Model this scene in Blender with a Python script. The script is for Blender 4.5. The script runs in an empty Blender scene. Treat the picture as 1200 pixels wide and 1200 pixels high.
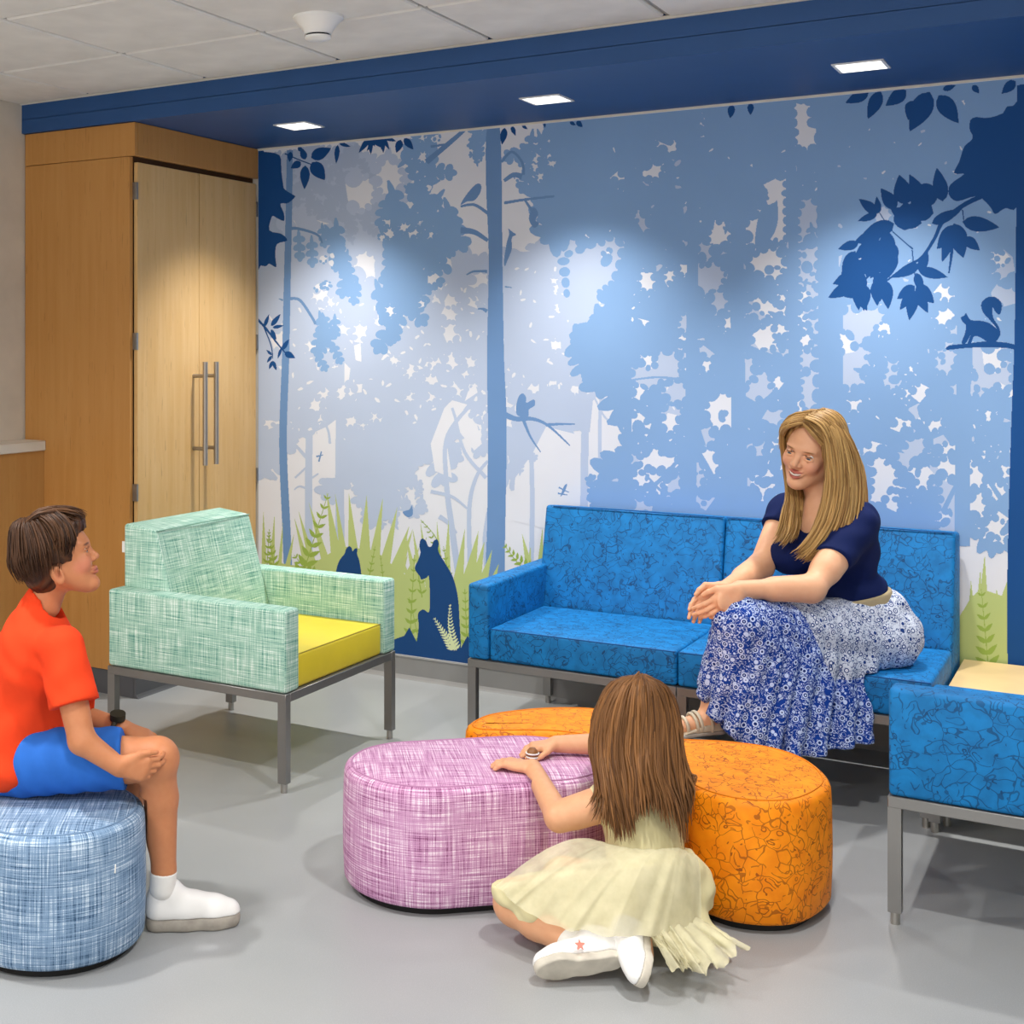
import bpy, bmesh, math, random
import numpy as np
from mathutils import Vector, Matrix
R = math.radians
random.seed(7); rng = np.random.default_rng(7)
scn = bpy.context.scene
COL = scn.collection

# ------------------------------------------------------------------ camera
# calibrated from the photograph's two vanishing points, the ceiling grid and the furniture modules
F_PX, CX, HY, CAM_H, YAW = 1570.0, 320.0, 407.0, 1.48, R(33.0)
CAM = Vector((3.52, -5.346, CAM_H))
FWD = Vector((-math.sin(YAW), math.cos(YAW), 0)); RGT = Vector((math.cos(YAW), math.sin(YAW), 0)); UPV = Vector((0, 0, 1))
cam = bpy.data.cameras.new('camera'); cam_o = bpy.data.objects.new('camera', cam); COL.objects.link(cam_o)
cam.sensor_width = 36.0; cam.sensor_fit = 'HORIZONTAL'; cam.lens = 36.0*F_PX/1200
cam.shift_x = (600-CX)/1200; cam.shift_y = -(600-HY)/1200
cam.clip_start = .05; cam.clip_end = 60
cam_o.location = CAM; cam_o.rotation_euler = (R(90), 0, YAW)
scn.camera = cam_o
# ------------------------------------------------------------------ world, light, exposure
world = bpy.data.worlds.new('world'); scn.world = world; world.use_nodes = True
world.node_tree.nodes['Background'].inputs[0].default_value = (1.0, .985, .965, 1)
world.node_tree.nodes['Background'].inputs[1].default_value = 1.5
vs = scn.view_settings
vs.view_transform = 'Standard'; vs.look = 'None'; vs.gamma = 1; vs.use_curve_mapping = False; vs.exposure = .1
SPOT_W = 105.0          # soffit downlights
ROOM_W = 165.0          # ceiling downlights of the room, out of view

def ray(x, y): return FWD + RGT*((x-CX)/F_PX) + UPV*((HY-y)/F_PX)
def at_depth(x, y, d): return CAM + ray(x, y)*d
def on_z(x, y, z):
    r = ray(x, y); return CAM + r*((z-CAM_H)/r.z)
def on_wall(x, y, Y=0.0):
    r = ray(x, y); return CAM + r*((Y-CAM.y)/r.y)

# ------------------------------------------------------------------ node helpers
def srgb(h):
    c = [int(h[i:i+2], 16)/255 for i in (0, 2, 4)]
    return tuple(((v/12.92) if v <= .04045 else ((v+.055)/1.055)**2.4) for v in c) + (1.0,)
class NT:
    def __init__(s, name):
        s.m = bpy.data.materials.new(name); s.m.use_nodes = True; s.t = s.m.node_tree
        s.b = s.t.nodes['Principled BSDF']; s.out = s.t.nodes['Material Output']
    def n(s, typ, **kw):
        nd = s.t.nodes.new(typ)
        for k, v in kw.items(): setattr(nd, k, v)
        return nd
    def l(s, a, b): s.t.links.new(a, b)
    def set(s, nd, **kw):
        for k, v in kw.items(): nd.inputs[k].default_value = v
        return nd
    def coord(s, which='Object'):
        return s.n('ShaderNodeTexCoord').outputs[which]
    def mapping(s, src, scale=(1, 1, 1), loc=(0, 0, 0), rot=(0, 0, 0)):
        m = s.n('ShaderNodeMapping'); m.inputs['Scale'].default_value = scale; m.inputs['Location'].default_value = loc; m.inputs['Rotation'].default_value = rot
        s.l(src, m.inputs['Vector']); return m.outputs[0]
    def noise(s, vec, scale, detail=2, rough=.5, dist=0):
        n = s.n('ShaderNodeTexNoise'); s.l(vec, n.inputs['Vector'])
        n.inputs['Scale'].default_value = scale; n.inputs['Detail'].default_value = detail; n.inputs['Roughness'].default_value = rough; n.inputs['Distortion'].default_value = dist
        return n.outputs['Fac'], n.outputs['Color']
    def ramp(s, fac, stops, interp='LINEAR'):
        r = s.n('ShaderNodeValToRGB'); s.l(fac, r.inputs[0]); e = r.color_ramp.elements; r.color_ramp.interpolation = interp
        while len(e) < len(stops): e.new(.5)
        for i, (p, c) in enumerate(stops): e[i].position = p; e[i].color = c if len(c) == 4 else (*c, 1)
        return r.outputs[0]
    def math(s, op, a, b=None, clamp=False):
        m = s.n('ShaderNodeMath', operation=op, use_clamp=clamp)
        for i, v in enumerate((a, b)):
            if v is None: continue
            if isinstance(v, (int, float)): m.inputs[i].default_value = v
            else: s.l(v, m.inputs[i])
        return m.outputs[0]
    def mix(s, fac, a, b, mode='MIX'):
        m = s.n('ShaderNodeMix', data_type='RGBA', blend_type=mode)
        for i, v in ((0, fac), (6, a), (7, b)):
            if isinstance(v, (int, float)): m.inputs[i].default_value = v
            elif isinstance(v, tuple): m.inputs[i].default_value = v
            else: s.l(v, m.inputs[i])
        return m.outputs[2]
    def base(s, c):
        if isinstance(c, tuple): s.b.inputs['Base Color'].default_value = c
        else: s.l(c, s.b.inputs['Base Color'])
    def bump(s, h, strength=.2, dist=.002):
        b = s.n('ShaderNodeBump'); b.inputs['Strength'].default_value = strength; b.inputs['Distance'].default_value = dist
        s.l(h, b.inputs['Height']); s.l(b.outputs[0], s.b.inputs['Normal'])
    def rough(s, r, metal=0, spec=.5):
        s.b.inputs['Roughness'].default_value = r; s.b.inputs['Metallic'].default_value = metal; s.b.inputs['Specular IOR Level'].default_value = spec
        return s
M = {}
def plain(key, col, rough=.6, metal=0, spec=.4, var=.06, vscale=6.0, bump=0, bscale=300):
    t = NT(key); v = t.coord(); f, _ = t.noise(v, vscale, 3)
    c = srgb(col)
    lo = tuple(x*(1-var) for x in c[:3])+(1,); hi = tuple(min(1, x*(1+var)) for x in c[:3])+(1,)
    t.base(t.ramp(f, [(.3, lo), (.7, hi)])); t.rough(rough, metal, spec)
    if bump:
        f2, _ = t.noise(v, bscale, 2); t.bump(f2, bump, .001)
    M[key] = t.m; return t.m

plain('ceiling_tile', 'E8E6E2', .9, bump=.3, bscale=260, spec=.1)
plain('ceiling_grid', 'A9A6A0', .7)
plain('white_trim', 'E2DDD2', .6)
plain('wall_paint', 'D9D2C6', .85, bump=.15, bscale=180, spec=.2)
plain('navy_paint', '245088', .5, bump=.25, bscale=140, spec=.45, var=.04)
plain('fixture_white', 'F0F0EE', .35)
plain('baseboard', '8F8F8E', .45, spec=.5)
plain('toekick', '55565A', .5)
plain('steel', '9A9894', .32, metal=.85, var=.08, vscale=40)
plain('handle_steel', 'A39D96', .35, metal=.8)
plain('leg_metal', '8D8C8A', .38, metal=.75, var=.05)
plain('foot_metal', 'B4B2AC', .3, metal=.9)
plain('yellow_vinyl', 'DBC62E', .42, spec=.45, var=.05, bump=.08, bscale=500)
plain('black_rubber', '1C1C1C', .8)
plain('table_wood', 'DDBE88', .45)
plain('tag_white', 'E8E8E4', .7)
plain('dark_gap', '4A3018', .9)

def wood(key, c1, c2, rough=.45, scale=(30, 30, 1.6)):
    t = NT(key); v = t.coord(); mv = t.mapping(v, scale)
    f, _ = t.noise(mv, 1.0, 5, .6, .6); g, _ = t.noise(v, 1.7, 2); fl, _ = t.noise(t.mapping(v, (160, 160, 9)), 1.0, 2)
    a = t.ramp(f, [(.3, srgb(c1)), (.7, srgb(c2))])
    a = t.mix(.35, a, t.ramp(g, [(.35, srgb(c1)), (.65, srgb(c2))]))
    a = t.mix(t.math('MULTIPLY', t.math('GREATER_THAN', fl, .69), .35), a, srgb('8A5A2C'))
    t.base(a); t.rough(rough, 0, .35); M[key] = t.m
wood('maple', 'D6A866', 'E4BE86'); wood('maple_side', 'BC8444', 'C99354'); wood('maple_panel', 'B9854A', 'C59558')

def floor_mat():
    t = NT('sheet_floor'); v = t.coord(); f, _ = t.noise(v, 1.3, 3); g, _ = t.noise(v, 420, 2)
    c = t.ramp(f, [(.3, srgb('989B9D')), (.7, srgb('A4A6A7'))])
    c = t.mix(t.math('MULTIPLY', t.math('SUBTRACT', g, .5), .5), c, (1, 1, 1, 1))
    t.base(c); t.rough(.38, 0, .4); M['floor'] = t.m
floor_mat()

def weave(key, dark, mid, light, fu=300, fv=300, lo=7):
    t = NT(key); uv = t.n('ShaderNodeUVMap').outputs[0]
    a, _ = t.noise(t.mapping(uv, (lo, fv, 1)), 1.0, 2, .55, .1)
    b, _ = t.noise(t.mapping(uv, (fu, lo, 1), (3.7, 1.3, 0)), 1.0, 2, .55, .1)
    g, _ = t.noise(t.mapping(uv, (7, 7, 1)), 1.0, 2); fine, _ = t.noise(t.mapping(uv, (420, 420, 1)), 1.0, 1)
    s = t.math('ADD', t.math('MULTIPLY', a, .5), t.math('MULTIPLY', b, .5))
    s = t.math('ADD', s, t.math('MULTIPLY', t.math('SUBTRACT', g, .5), .07)); s = t.math('ADD', s, t.math('MULTIPLY', t.math('SUBTRACT', fine, .5), .06))
    t.base(t.ramp(s, [(.38, srgb(dark)), (.47, srgb(mid)), (.53, srgb(mid)), (.61, srgb(light))]))
    t.rough(.85, 0, .15); t.bump(s, .25, .002); M[key] = t.m
weave('weave_green', '4E8B80', 'A3CBB9', 'E6F3EA')
weave('weave_pink', '854A72', 'C996BC', 'F4E4EE')
weave('weave_denim', '33506F', '7E9AB9', 'CBDBEA')

def doodle(key, base, dark, line, scale=25.0, amt=.78):
    # printed upholstery: small outlined blobs with dots and strokes
    t = NT(key); v = t.coord()
    _, nc = t.noise(v, 11, 2); wv = t.n('ShaderNodeMixRGB', blend_type='ADD'); wv.inputs[0].default_value = .11
    t.l(v, wv.inputs[1]); t.l(nc, wv.inputs[2]); w = wv.outputs[0]
    def vor(sc, feat='F1', loc=(0, 0, 0)):
        n = t.n('ShaderNodeTexVoronoi', feature=feat); t.l(t.mapping(w, (1, 1, 1), loc), n.inputs['Vector']); n.inputs['Scale'].default_value = sc
        sp = t.n('ShaderNodeSeparateColor')
        if feat != 'DISTANCE_TO_EDGE': t.l(n.outputs['Color'], sp.inputs[0])
        return n.outputs['Distance'], sp.outputs[0], sp.outputs[1]
    def band(d, c, hw): return t.math('LESS_THAN', t.math('ABSOLUTE', t.math('SUBTRACT', d, c)), hw)
    e, _, _ = vor(scale, 'DISTANCE_TO_EDGE'); n1, _ = t.noise(v, 17, 2); n2, _ = t.noise(v, 26, 2)
    edge = t.math('MULTIPLY', t.math('MULTIPLY', t.math('LESS_THAN', e, .03), t.math('GREATER_THAN', n1, .41)), .8)
    d1, a1, _ = vor(scale*2.3, 'F1', (.3, .7, .2)); dots = t.math('MULTIPLY', t.math('LESS_THAN', d1, .2), t.math('GREATER_THAN', a1, .86))
    d2, a2, b2 = vor(scale*.95, 'F1', (1.3, .1, .9)); ring = t.math('MULTIPLY', band(d2, .36, .035), t.math('GREATER_THAN', n2, .5))
    d3, a3, b3 = vor(scale*1.5, 'F1', (.8, 1.9, .4)); arc = t.math('MULTIPLY', t.math('MULTIPLY', band(d3, .3, .045), t.math('GREATER_THAN', n1, .56)), t.math('GREATER_THAN', a3, .4))
    lines = t.math('MAXIMUM', t.math('MAXIMUM', edge, t.math('MULTIPLY', ring, .7)), t.math('MAXIMUM', dots, arc), True)
    tint, _ = t.noise(v, 24, 3)
    c = t.ramp(tint, [(.35, srgb(dark)), (.65, srgb(base))])
    t.base(t.mix(t.math('MULTIPLY', lines, amt), c, srgb(line))); t.rough(.6, 0, .3); M[key] = t.m
doodle('doodle_blue', '0B78BC', '0967A4', '052C52')
doodle('doodle_orange', 'FA9408', 'EC8300', '7A3404', 25, .8)

# ------------------------------------------------------------------ mesh helpers
def link(o, parent=None):
    COL.objects.link(o)
    if parent: o.parent = parent
    return o
def tag(o, label=None, cat=None, group=None, kind=None):
    for k, v in (('label', label), ('category', cat), ('group', group), ('kind', kind)):
        if v: o[k] = v
    return o
def empty(name, loc=(0, 0, 0), parent=None):
    o = bpy.data.objects.new(name, None); o.location = loc; o.empty_display_size = .05; return link(o, parent)
def box_uv(me):
    uv = me.uv_layers.get('UVMap') or me.uv_layers.new(name='UVMap')
    nl = len(me.loops); vi = np.empty(nl, np.int32); me.loops.foreach_get('vertex_index', vi)
    co = np.empty(len(me.vertices)*3, np.float32); me.vertices.foreach_get('co', co); co = co.reshape(-1, 3)
    nr = np.empty(len(me.polygons)*3, np.float32); me.polygons.foreach_get('normal', nr); nr = nr.reshape(-1, 3)
    ls = np.empty(len(me.polygons), np.int32); me.polygons.foreach_get('loop_start', ls)
    lt = np.empty(len(me.polygons), np.int32); me.polygons.foreach_get('loop_total', lt)
    pn = np.repeat(nr, lt, axis=0); ax = np.abs(pn).argmax(1); p = co[vi]
    u = np.where(ax == 0, p[:, 1], p[:, 0]); v = np.where(ax == 2, p[:, 1], p[:, 2])
    off = ax*3.31
    uv.data.foreach_set('uv', np.stack([u+off, v+off*.7], 1).astype(np.float32).ravel())
def from_bm(name, bm, mat, parent=None, smooth=False, angle=None):
    me = bpy.data.meshes.new(name); bmesh.ops.recalc_face_normals(bm, faces=bm.faces); bm.to_mesh(me); bm.free()
    me.materials.append(mat); box_uv(me)
    if smooth:
        me.polygons.foreach_set('use_smooth', [True]*len(me.polygons))
        if angle: me.set_sharp_from_angle(angle=R(angle))
    return link(bpy.data.objects.new(name, me), parent)
def bm_box(bm, lo, hi, bev=0, seg=2):
    r = bmesh.ops.create_cube(bm, size=1); vs_ = r['verts']
    for v in vs_:
        v.co = Vector([lo[i] + (v.co[i]+.5)*(hi[i]-lo[i]) for i in range(3)])
    if bev:
        es = list({e for v in vs_ for e in v.link_edges})
        bmesh.ops.bevel(bm, geom=es, offset=bev, segments=seg, profile=.5, affect='EDGES')
def box(name, lo, hi, mat, parent=None, bev=0, seg=2):
    bm = bmesh.new(); bm_box(bm, lo, hi, bev, seg)
    return from_bm(name, bm, mat, parent, bool(bev), 40)
def boxes(name, lst, mat, parent=None, bev=0):
    bm = bmesh.new()
    for lo, hi in lst: bm_box(bm, lo, hi, bev, 1)
    return from_bm(name, bm, mat, parent)
def prism(name, prof, axis, a, b, mat, parent=None, bev=0, seg=3):
    # polygon profile in the two remaining axes, extruded along axis from a to b
    ids = [i for i in range(3) if i != axis]; bm = bmesh.new()
    def mk(w):
        out = []
        for p in prof:
            c = [0, 0, 0]; c[axis] = w; c[ids[0]] = p[0]; c[ids[1]] = p[1]; out.append(bm.verts.new(c))
        return out
    A, B = mk(a), mk(b); bm.faces.new(A); bm.faces.new(B[::-1]); n = len(prof)
    for i in range(n): bm.faces.new((A[i], B[i], B[(i+1) % n], A[(i+1) % n]))
    if bev: bmesh.ops.bevel(bm, geom=list(bm.edges), offset=bev, segments=seg, profile=.5, affect='EDGES')
    return from_bm(name, bm, mat, parent, bool(bev), 45)
def cyl(name, p0, p1, r0, mat, parent=None, r1=None, n=16, caps=True):
    p0, p1 = Vector(p0), Vector(p1); d = p1-p0; bm = bmesh.new()
    bmesh.ops.create_cone(bm, cap_ends=caps, segments=n, radius1=r0, radius2=r0 if r1 is None else r1, depth=d.length)
    bmesh.ops.transform(bm, verts=bm.verts, matrix=Matrix.Translation((p0+p1)/2) @ d.to_track_quat('Z', 'Y').to_matrix().to_4x4())
    return from_bm(name, bm, mat, parent, True, 40)
def lathe(name, prof, c, mat, parent=None, n=32):
    bm = bmesh.new(); rings = []
    for r, z in prof:
        rings.append([bm.verts.new((c[0]+r*math.cos(2*math.pi*i/n), c[1]+r*math.sin(2*math.pi*i/n), c[2]+z)) for i in range(n)])
    for a, b in zip(rings, rings[1:]):
        for i in range(n): bm.faces.new((a[i], a[(i+1) % n], b[(i+1) % n], b[i]))
    if prof[0][0] > 1e-5: bm.faces.new(rings[0])
    if prof[-1][0] > 1e-5: bm.faces.new(rings[-1][::-1])
    bmesh.ops.remove_doubles(bm, verts=bm.verts, dist=1e-5)
    return from_bm(name, bm, mat, parent, True, 40)
# ================================================================== the room
SOFF_Z, CEIL_Z, SOFF_Y = 2.43, 2.57, -.955
WX0, WX1, FY = -.665, 5.2, -6.2      # left wall, right wall, wall behind the photographer
fl = box('floor', (WX0-.1, FY-.1, -.05), (WX1+.1, .1, 0), M['floor']); tag(fl, 'seamless light grey sheet floor', None, None, 'structure')
wb = box('wall_back', (WX0-.1, .004, 0), (WX1+.1, .12, 2.75), M['wall_paint']); tag(wb, 'long back wall carrying the blue forest mural', None, None, 'structure')
wl = box('wall_left', (WX0-.12, FY, 0), (WX0, 0, 2.75), M['wall_paint']); tag(wl, 'beige painted wall left of the cabinet', None, None, 'structure')
ceil = box('ceiling', (WX0-.1, FY-.1, CEIL_Z+.03), (WX1+.1, .1, CEIL_Z+.06), M['ceiling_grid']); tag(ceil, 'suspended ceiling of pale square tiles', None, None, 'structure')
# ceiling tiles, each its own piece, hanging a little below the tee grid
T = .617; gx0, gy0 = .366, -1.515
bm = bmesh.new(); bm_box(bm, (-T/2+.009, -T/2+.009, -.012), (T/2-.009, T/2-.009, .006), .006, 1)
tile = from_bm('ceiling_tile', bm, M['ceiling_tile'], ceil, False); tile_me = tile.data
first = True
for j in range(-4, 1):
    for i in range(-2, 7):
        x, y = gx0+(i+.5)*T, gy0+(j+.5)*T
        y1 = min(y+T/2, SOFF_Y-.02); x0 = max(x-T/2, WX0)
        if x0 >= x+T/2-.03: continue
        o = tile if first else bpy.data.objects.new('ceiling_tile', tile_me)
        if not first: link(o, ceil)
        first = False
        sy = (y1-(y-T/2))/T; sx = (x+T/2-x0)/T
        o.scale = (sx, sy, 1); o.location = ((x0+x+T/2)/2, (y1+y-T/2)/2, CEIL_Z)
tees = [((gx0+i*T-.008, gy0-4*T, CEIL_Z-.001), (gx0+i*T+.008, SOFF_Y, CEIL_Z+.012)) for i in range(-1, 8)]
tees += [((WX0, gy0+j*T-.008, CEIL_Z-.001), (gx0+7*T, gy0+j*T+.008, CEIL_Z+.012)) for j in range(-4, 1)]
for lo, hi in tees: box('ceiling_tee', lo, hi, M['ceiling_grid'], ceil)
box('ceiling_field', (WX0, FY, CEIL_Z), (WX1, gy0-4*T-.01, CEIL_Z+.02), M['ceiling_tile'], ceil)
box('ceiling_field', (gx0+7*T+.01, gy0-4*T-.01, CEIL_Z), (WX1, SOFF_Y, CEIL_Z+.02), M['ceiling_tile'], ceil)
# navy soffit with square openings for the downlights
LX = [.488, 1.605, 2.722, 3.839]; LY = -.472; A_ = .075
sof = box('soffit', (WX0-.02, SOFF_Y, SOFF_Z+.06), (WX1, .004, CEIL_Z+.03), M['navy_paint']); sof.name = 'trim_1'
tag(sof, 'navy blue soffit above the mural with recessed lights', None, None, 'structure')
bm = bmesh.new()
bm_box(bm, (WX0-.02, SOFF_Y, SOFF_Z), (WX1, LY-A_, SOFF_Z+.062)); bm_box(bm, (WX0-.02, LY+A_, SOFF_Z), (WX1, .004, SOFF_Z+.062))
xs = [WX0-.02] + [v for x in LX for v in (x-A_, x+A_)] + [WX1]
for k in range(0, len(xs), 2): bm_box(bm, (xs[k], LY-A_, SOFF_Z), (xs[k+1], LY+A_, SOFF_Z+.062))
from_bm('soffit_underside', bm, M['navy_paint'], sof)
t2 = box('trim_2', (WX0, SOFF_Y-.012, CEIL_Z-.014), (WX1, SOFF_Y-.0005, CEIL_Z-.004), M['white_trim']); tag(t2, 'thin cream trim where the ceiling meets the soffit', None, None, 'structure')
t3 = box('trim_3', (-.04, -.008, SOFF_Z-.008), (WX1, -.001, SOFF_Z), M['white_trim']); tag(t3, 'thin white strip between the mural and the soffit', None, None, 'structure')
# recessed downlights
tm = NT('lamp_glow'); tm.b.inputs['Emission Color'].default_value = (1, .97, .9, 1); tm.b.inputs['Emission Strength'].default_value = 9.0; M['lamp_glow'] = tm.m
names = ['square recessed downlight nearest the wooden cabinet', 'square recessed downlight above the tall mural tree trunk', 'square recessed downlight above the woman', 'square recessed downlight beyond the right edge of view']
for k, x in enumerate(LX):
    root = empty('recessed_downlight', (x, LY, SOFF_Z))
    tag(root, names[k], 'downlight', 'soffit downlights')
    bm = bmesh.new(); w = A_; 
    def quad(a, b, c, d): bm.faces.new([bm.verts.new(p) for p in (a, b, c, d)])
    i_, d_ = .056, .055
    for s in range(4):
        rot = Matrix.Rotation(s*math.pi/2, 3, 'Z')
        q = [rot @ Vector(p) for p in ((-w, -w, .0), (w, -w, .0), (i_, -i_, d_), (-i_, -i_, d_))]
        bm.faces.new([bm.verts.new(p) for p in q])
    from_bm('reflector', bm, M['fixture_white'], root)
    fr = [((-w-.006, -w-.006, -.004), (w+.006, -w+.004, 0)), ((-w-.006, w-.004, -.004), (w+.006, w+.006, 0)), ((-w-.006, -w, -.004), (-w+.004, w, 0)), ((w-.004, -w, -.004), (w+.006, w, 0))]
    boxes('bezel', fr, M['fixture_white'], root)
    box('lens', (-i_, -i_, d_), (i_, i_, d_+.004), M['lamp_glow'], root)
    l = bpy.data.lights.new('downlight_lamp', 'SPOT'); l.energy = SPOT_W; l.spot_size = R(96); l.spot_blend = 1.0; l.shadow_soft_size = .035; l.color = (1, .975, .93)
    lo = bpy.data.objects.new('downlight_lamp', l); lo.location = (0, 0, .004); link(lo, root)
# round downlights of the room itself (real ceiling fixtures, above and behind the photographer's view)
for k, (x, y, nm) in enumerate([(2.95, -2.7, 'above the orange ottoman'), (.75, -3.2, 'above the denim ottoman'), (3.3, -4.5, 'nearest the photographer'), (.9, -5.0, 'over the rear left of the room')]):
    root = empty('ceiling_downlight', (x, y, CEIL_Z-.012)); tag(root, f'round ceiling downlight {nm}, out of view', 'ceiling light', 'room ceiling lights')
    lathe('trim_ring', [(.075, .0), (.105, 0), (.105, -.004), (.075, -.006), (.075, 0)], (0, 0, 0), M['fixture_white'], root)
    lathe('lens', [(0, -.002), (.075, -.002), (.075, 0), (0, 0)], (0, 0, 0), M['lamp_glow'], root)
    l = bpy.data.lights.new('downlight_lamp', 'SPOT'); l.energy = ROOM_W; l.spot_size = R(150); l.spot_blend = .7; l.shadow_soft_size = .07; l.color = (1, .98, .95)
    lo = bpy.data.objects.new('downlight_lamp', l); lo.location = (0, 0, -.01); link(lo, root)
# smoke detector
sd = empty('smoke_detector', (1.262, -1.6, CEIL_Z-.012)); tag(sd, 'round white smoke detector hanging from the ceiling tiles', 'smoke detector')
lathe('base', [(.0, 0), (.083, 0), (.083, -.008), (.07, -.02), (.052, -.042), (.044, -.058), (0, -.058)], (0, 0, 0), M['fixture_white'], sd)
lathe('vent_ring', [(.0, -.058), (.038, -.058), (.038, -.066), (0, -.066)], (0, 0, 0), M['black_rubber'], sd)
lathe('cap', [(0, -.064), (.044, -.064), (.043, -.071), (.034, -.076), (0, -.077)], (0, 0, 0), M['fixture_white'], sd)
# baseboards with a coved foot
cov = [(0, 0), (-.022, 0), (-.016, .007), (-.009, .018), (-.007, .09), (-.009, .097), (-.005, .105), (0, .105)]
b = prism('baseboard_back', [(p[0]+.004, p[1]) for p in cov], 0, -.03, WX1, M['baseboard']); tag(b, 'grey coved rubber baseboard below the mural', None, None, 'structure')
# wainscot with painted ledge in front of the left wall
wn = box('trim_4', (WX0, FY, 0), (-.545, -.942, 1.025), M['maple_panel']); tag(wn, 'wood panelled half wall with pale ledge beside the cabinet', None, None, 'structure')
box('ledge', (WX0, FY, 1.025), (-.533, -.942, 1.07), M['white_trim'], wn, .003, 1)
box('baseboard', (-.547, FY, 0), (-.538, -.942, .1), M['toekick'], wn)
wr = box('wall_right', (WX1, FY, 0), (WX1+.1, .1, 2.75), M['wall_paint']); tag(wr, 'plain painted wall on the right side', None, None, 'structure')

# ================================================================== tall cabinet
cab = empty('storage_cabinet', (-.35, -.47, 0)); tag(cab, 'tall maple wood storage cabinet with double doors and bar handles', 'cabinet')
def L(lo, hi, base): return tuple(lo[i]-base[i] for i in range(3)), tuple(hi[i]-base[i] for i in range(3))
def cb(name, lo, hi, mat, parent=cab, bev=0, base=(-.35, -.47, 0)):
    a, b = L(lo, hi, base); return box(name, a, b, mat, parent, bev, 1)
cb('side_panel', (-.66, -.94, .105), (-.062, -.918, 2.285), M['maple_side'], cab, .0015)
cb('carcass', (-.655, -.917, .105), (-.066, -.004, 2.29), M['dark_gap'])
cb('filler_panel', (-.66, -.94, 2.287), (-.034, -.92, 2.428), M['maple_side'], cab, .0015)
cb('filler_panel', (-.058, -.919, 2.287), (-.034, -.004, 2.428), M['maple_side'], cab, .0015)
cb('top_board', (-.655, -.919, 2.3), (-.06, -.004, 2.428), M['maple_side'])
cb('toe_kick', (-.655, -.932, 0), (-.05, -.004, .104), M['toekick'])
cv = [(0, 0), (.03, 0), (.022, .006), (.016, .016), (.014, .09), (.016, .1), (0, .1)]
o = prism('toe_cove', [(p[0], p[1]) for p in cv], 1, -.46, .44, M['toekick'], cab); o.location = (.298, 0, 0)
doors = []
for (y0, y1, hy, bar_y) in ((-.912, -.4725, -.917, -.515), (-.4695, -.012, -.006, -.43)):
    d = cb('door', (-.062, y0, .112), (-.042, y1, 2.262), M['maple'], cab, .0015); doors.append(d)
    b0 = (-.35, -.47, 0)
    hd = cyl('handle', (-.35+.375-.002, bar_y+.47, .955), (-.35+.375-.002, bar_y+.47, 1.415), .0115, M['handle_steel'], d)
    hd.location = (.35, 0, 0)
    for z in (1.352, 1.028): 
        s = cyl('standoff', (.308, bar_y+.47, z), (.372, bar_y+.47, z), .0085, M['handle_steel'], d)
    for z in (2.141, 1.505, .866, .25):
        h = boxes('hinge', [((.287, hy+.47-.004, z-.036), (.312, hy+.47+.006, z+.036)), ((.304, hy+.47-.007, z-.034), (.314, hy+.47+.003, z+.034))], M['steel'], d)

# ================================================================== upholstered seating
def leg(parent, x, y, top=.325, sx=.032, sy=.03):
    l = boxes('leg', [((x-sx/2, y-sy/2, .032), (x+sx/2, y+sy/2, top))], M['leg_metal'], parent)
    cyl('foot', (x, y, 0), (x, y, .033), .0115, M['foot_metal'], l, n=12)
    return l
def frame(parent, x0, x1, y0, y1, z0=.3, z1=.33, w=.03):
    return [box('frame_rail', a, b, M['leg_metal'], parent, .002, 1) for a, b in (
        ((x0, y0, z0), (x1, y0+w, z1)), ((x0, y1-w, z0), (x1, y1, z1)), ((x0, y0+w, z0), (x0+w, y1-w, z1)), ((x1-w, y0+w, z0), (x1, y1-w, z1)))]
def cushion(name, lo, hi, mat, parent, bev=.014, crown=.006):
    bm = bmesh.new(); bm_box(bm, lo, hi, bev, 3)
    o = from_bm(name, bm, mat, parent, True, 50); return o
def tube_mesh(pts, rad, n=6, closed=False):
    P = np.array(pts, float); t = np.gradient(P, axis=0)
    if closed: t = np.roll(P, -1, 0)-np.roll(P, 1, 0)
    t /= np.linalg.norm(t, axis=1)[:, None]+1e-12
    ref = np.array([0, 0, 1.]) if abs(t[:, 2]).mean() < .8 else np.array([1., 0, 0])
    a = np.cross(t, ref); a /= np.linalg.norm(a, axis=1)[:, None]+1e-12; b = np.cross(t, a)
    rad = np.broadcast_to(np.asarray(rad, float), (len(P),)); V = []
    for k in range(n):
        w = 2*math.pi*k/n; V.append(P+(a*math.cos(w)+b*math.sin(w))*rad[:, None])
    V = np.stack(V, 1).reshape(-1, 3); m = len(P); Fc = []
    for i in range(m if closed else m-1):
        for k in range(n): Fc.append((i*n+k, i*n+(k+1) % n, ((i+1) % m)*n+(k+1) % n, ((i+1) % m)*n+k))
    return V, Fc
def tube(name, pts, rad, mat, parent, n=6, closed=False):
    V, Fc = tube_mesh(pts, rad, n, closed); me = bpy.data.meshes.new(name); me.from_pydata(V.tolist(), [], Fc); me.materials.append(mat)
    me.polygons.foreach_set('use_smooth', [True]*len(me.polygons)); return link(bpy.data.objects.new(name, me), parent)
def piping(parent, pts, r=.0028, mat=None, closed=False): return tube('piping', pts, r, mat, parent, 6, closed)
for k, c in (('seam_blue', '0A4F8C'), ('seam_green', '86B3A4'), ('seam_yellow', '8A7A1C'), ('seam_orange', 'D57C06'), ('seam_pink', 'B884AA'), ('seam_denim', '7390B0')): plain(k, c, .8)

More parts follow.
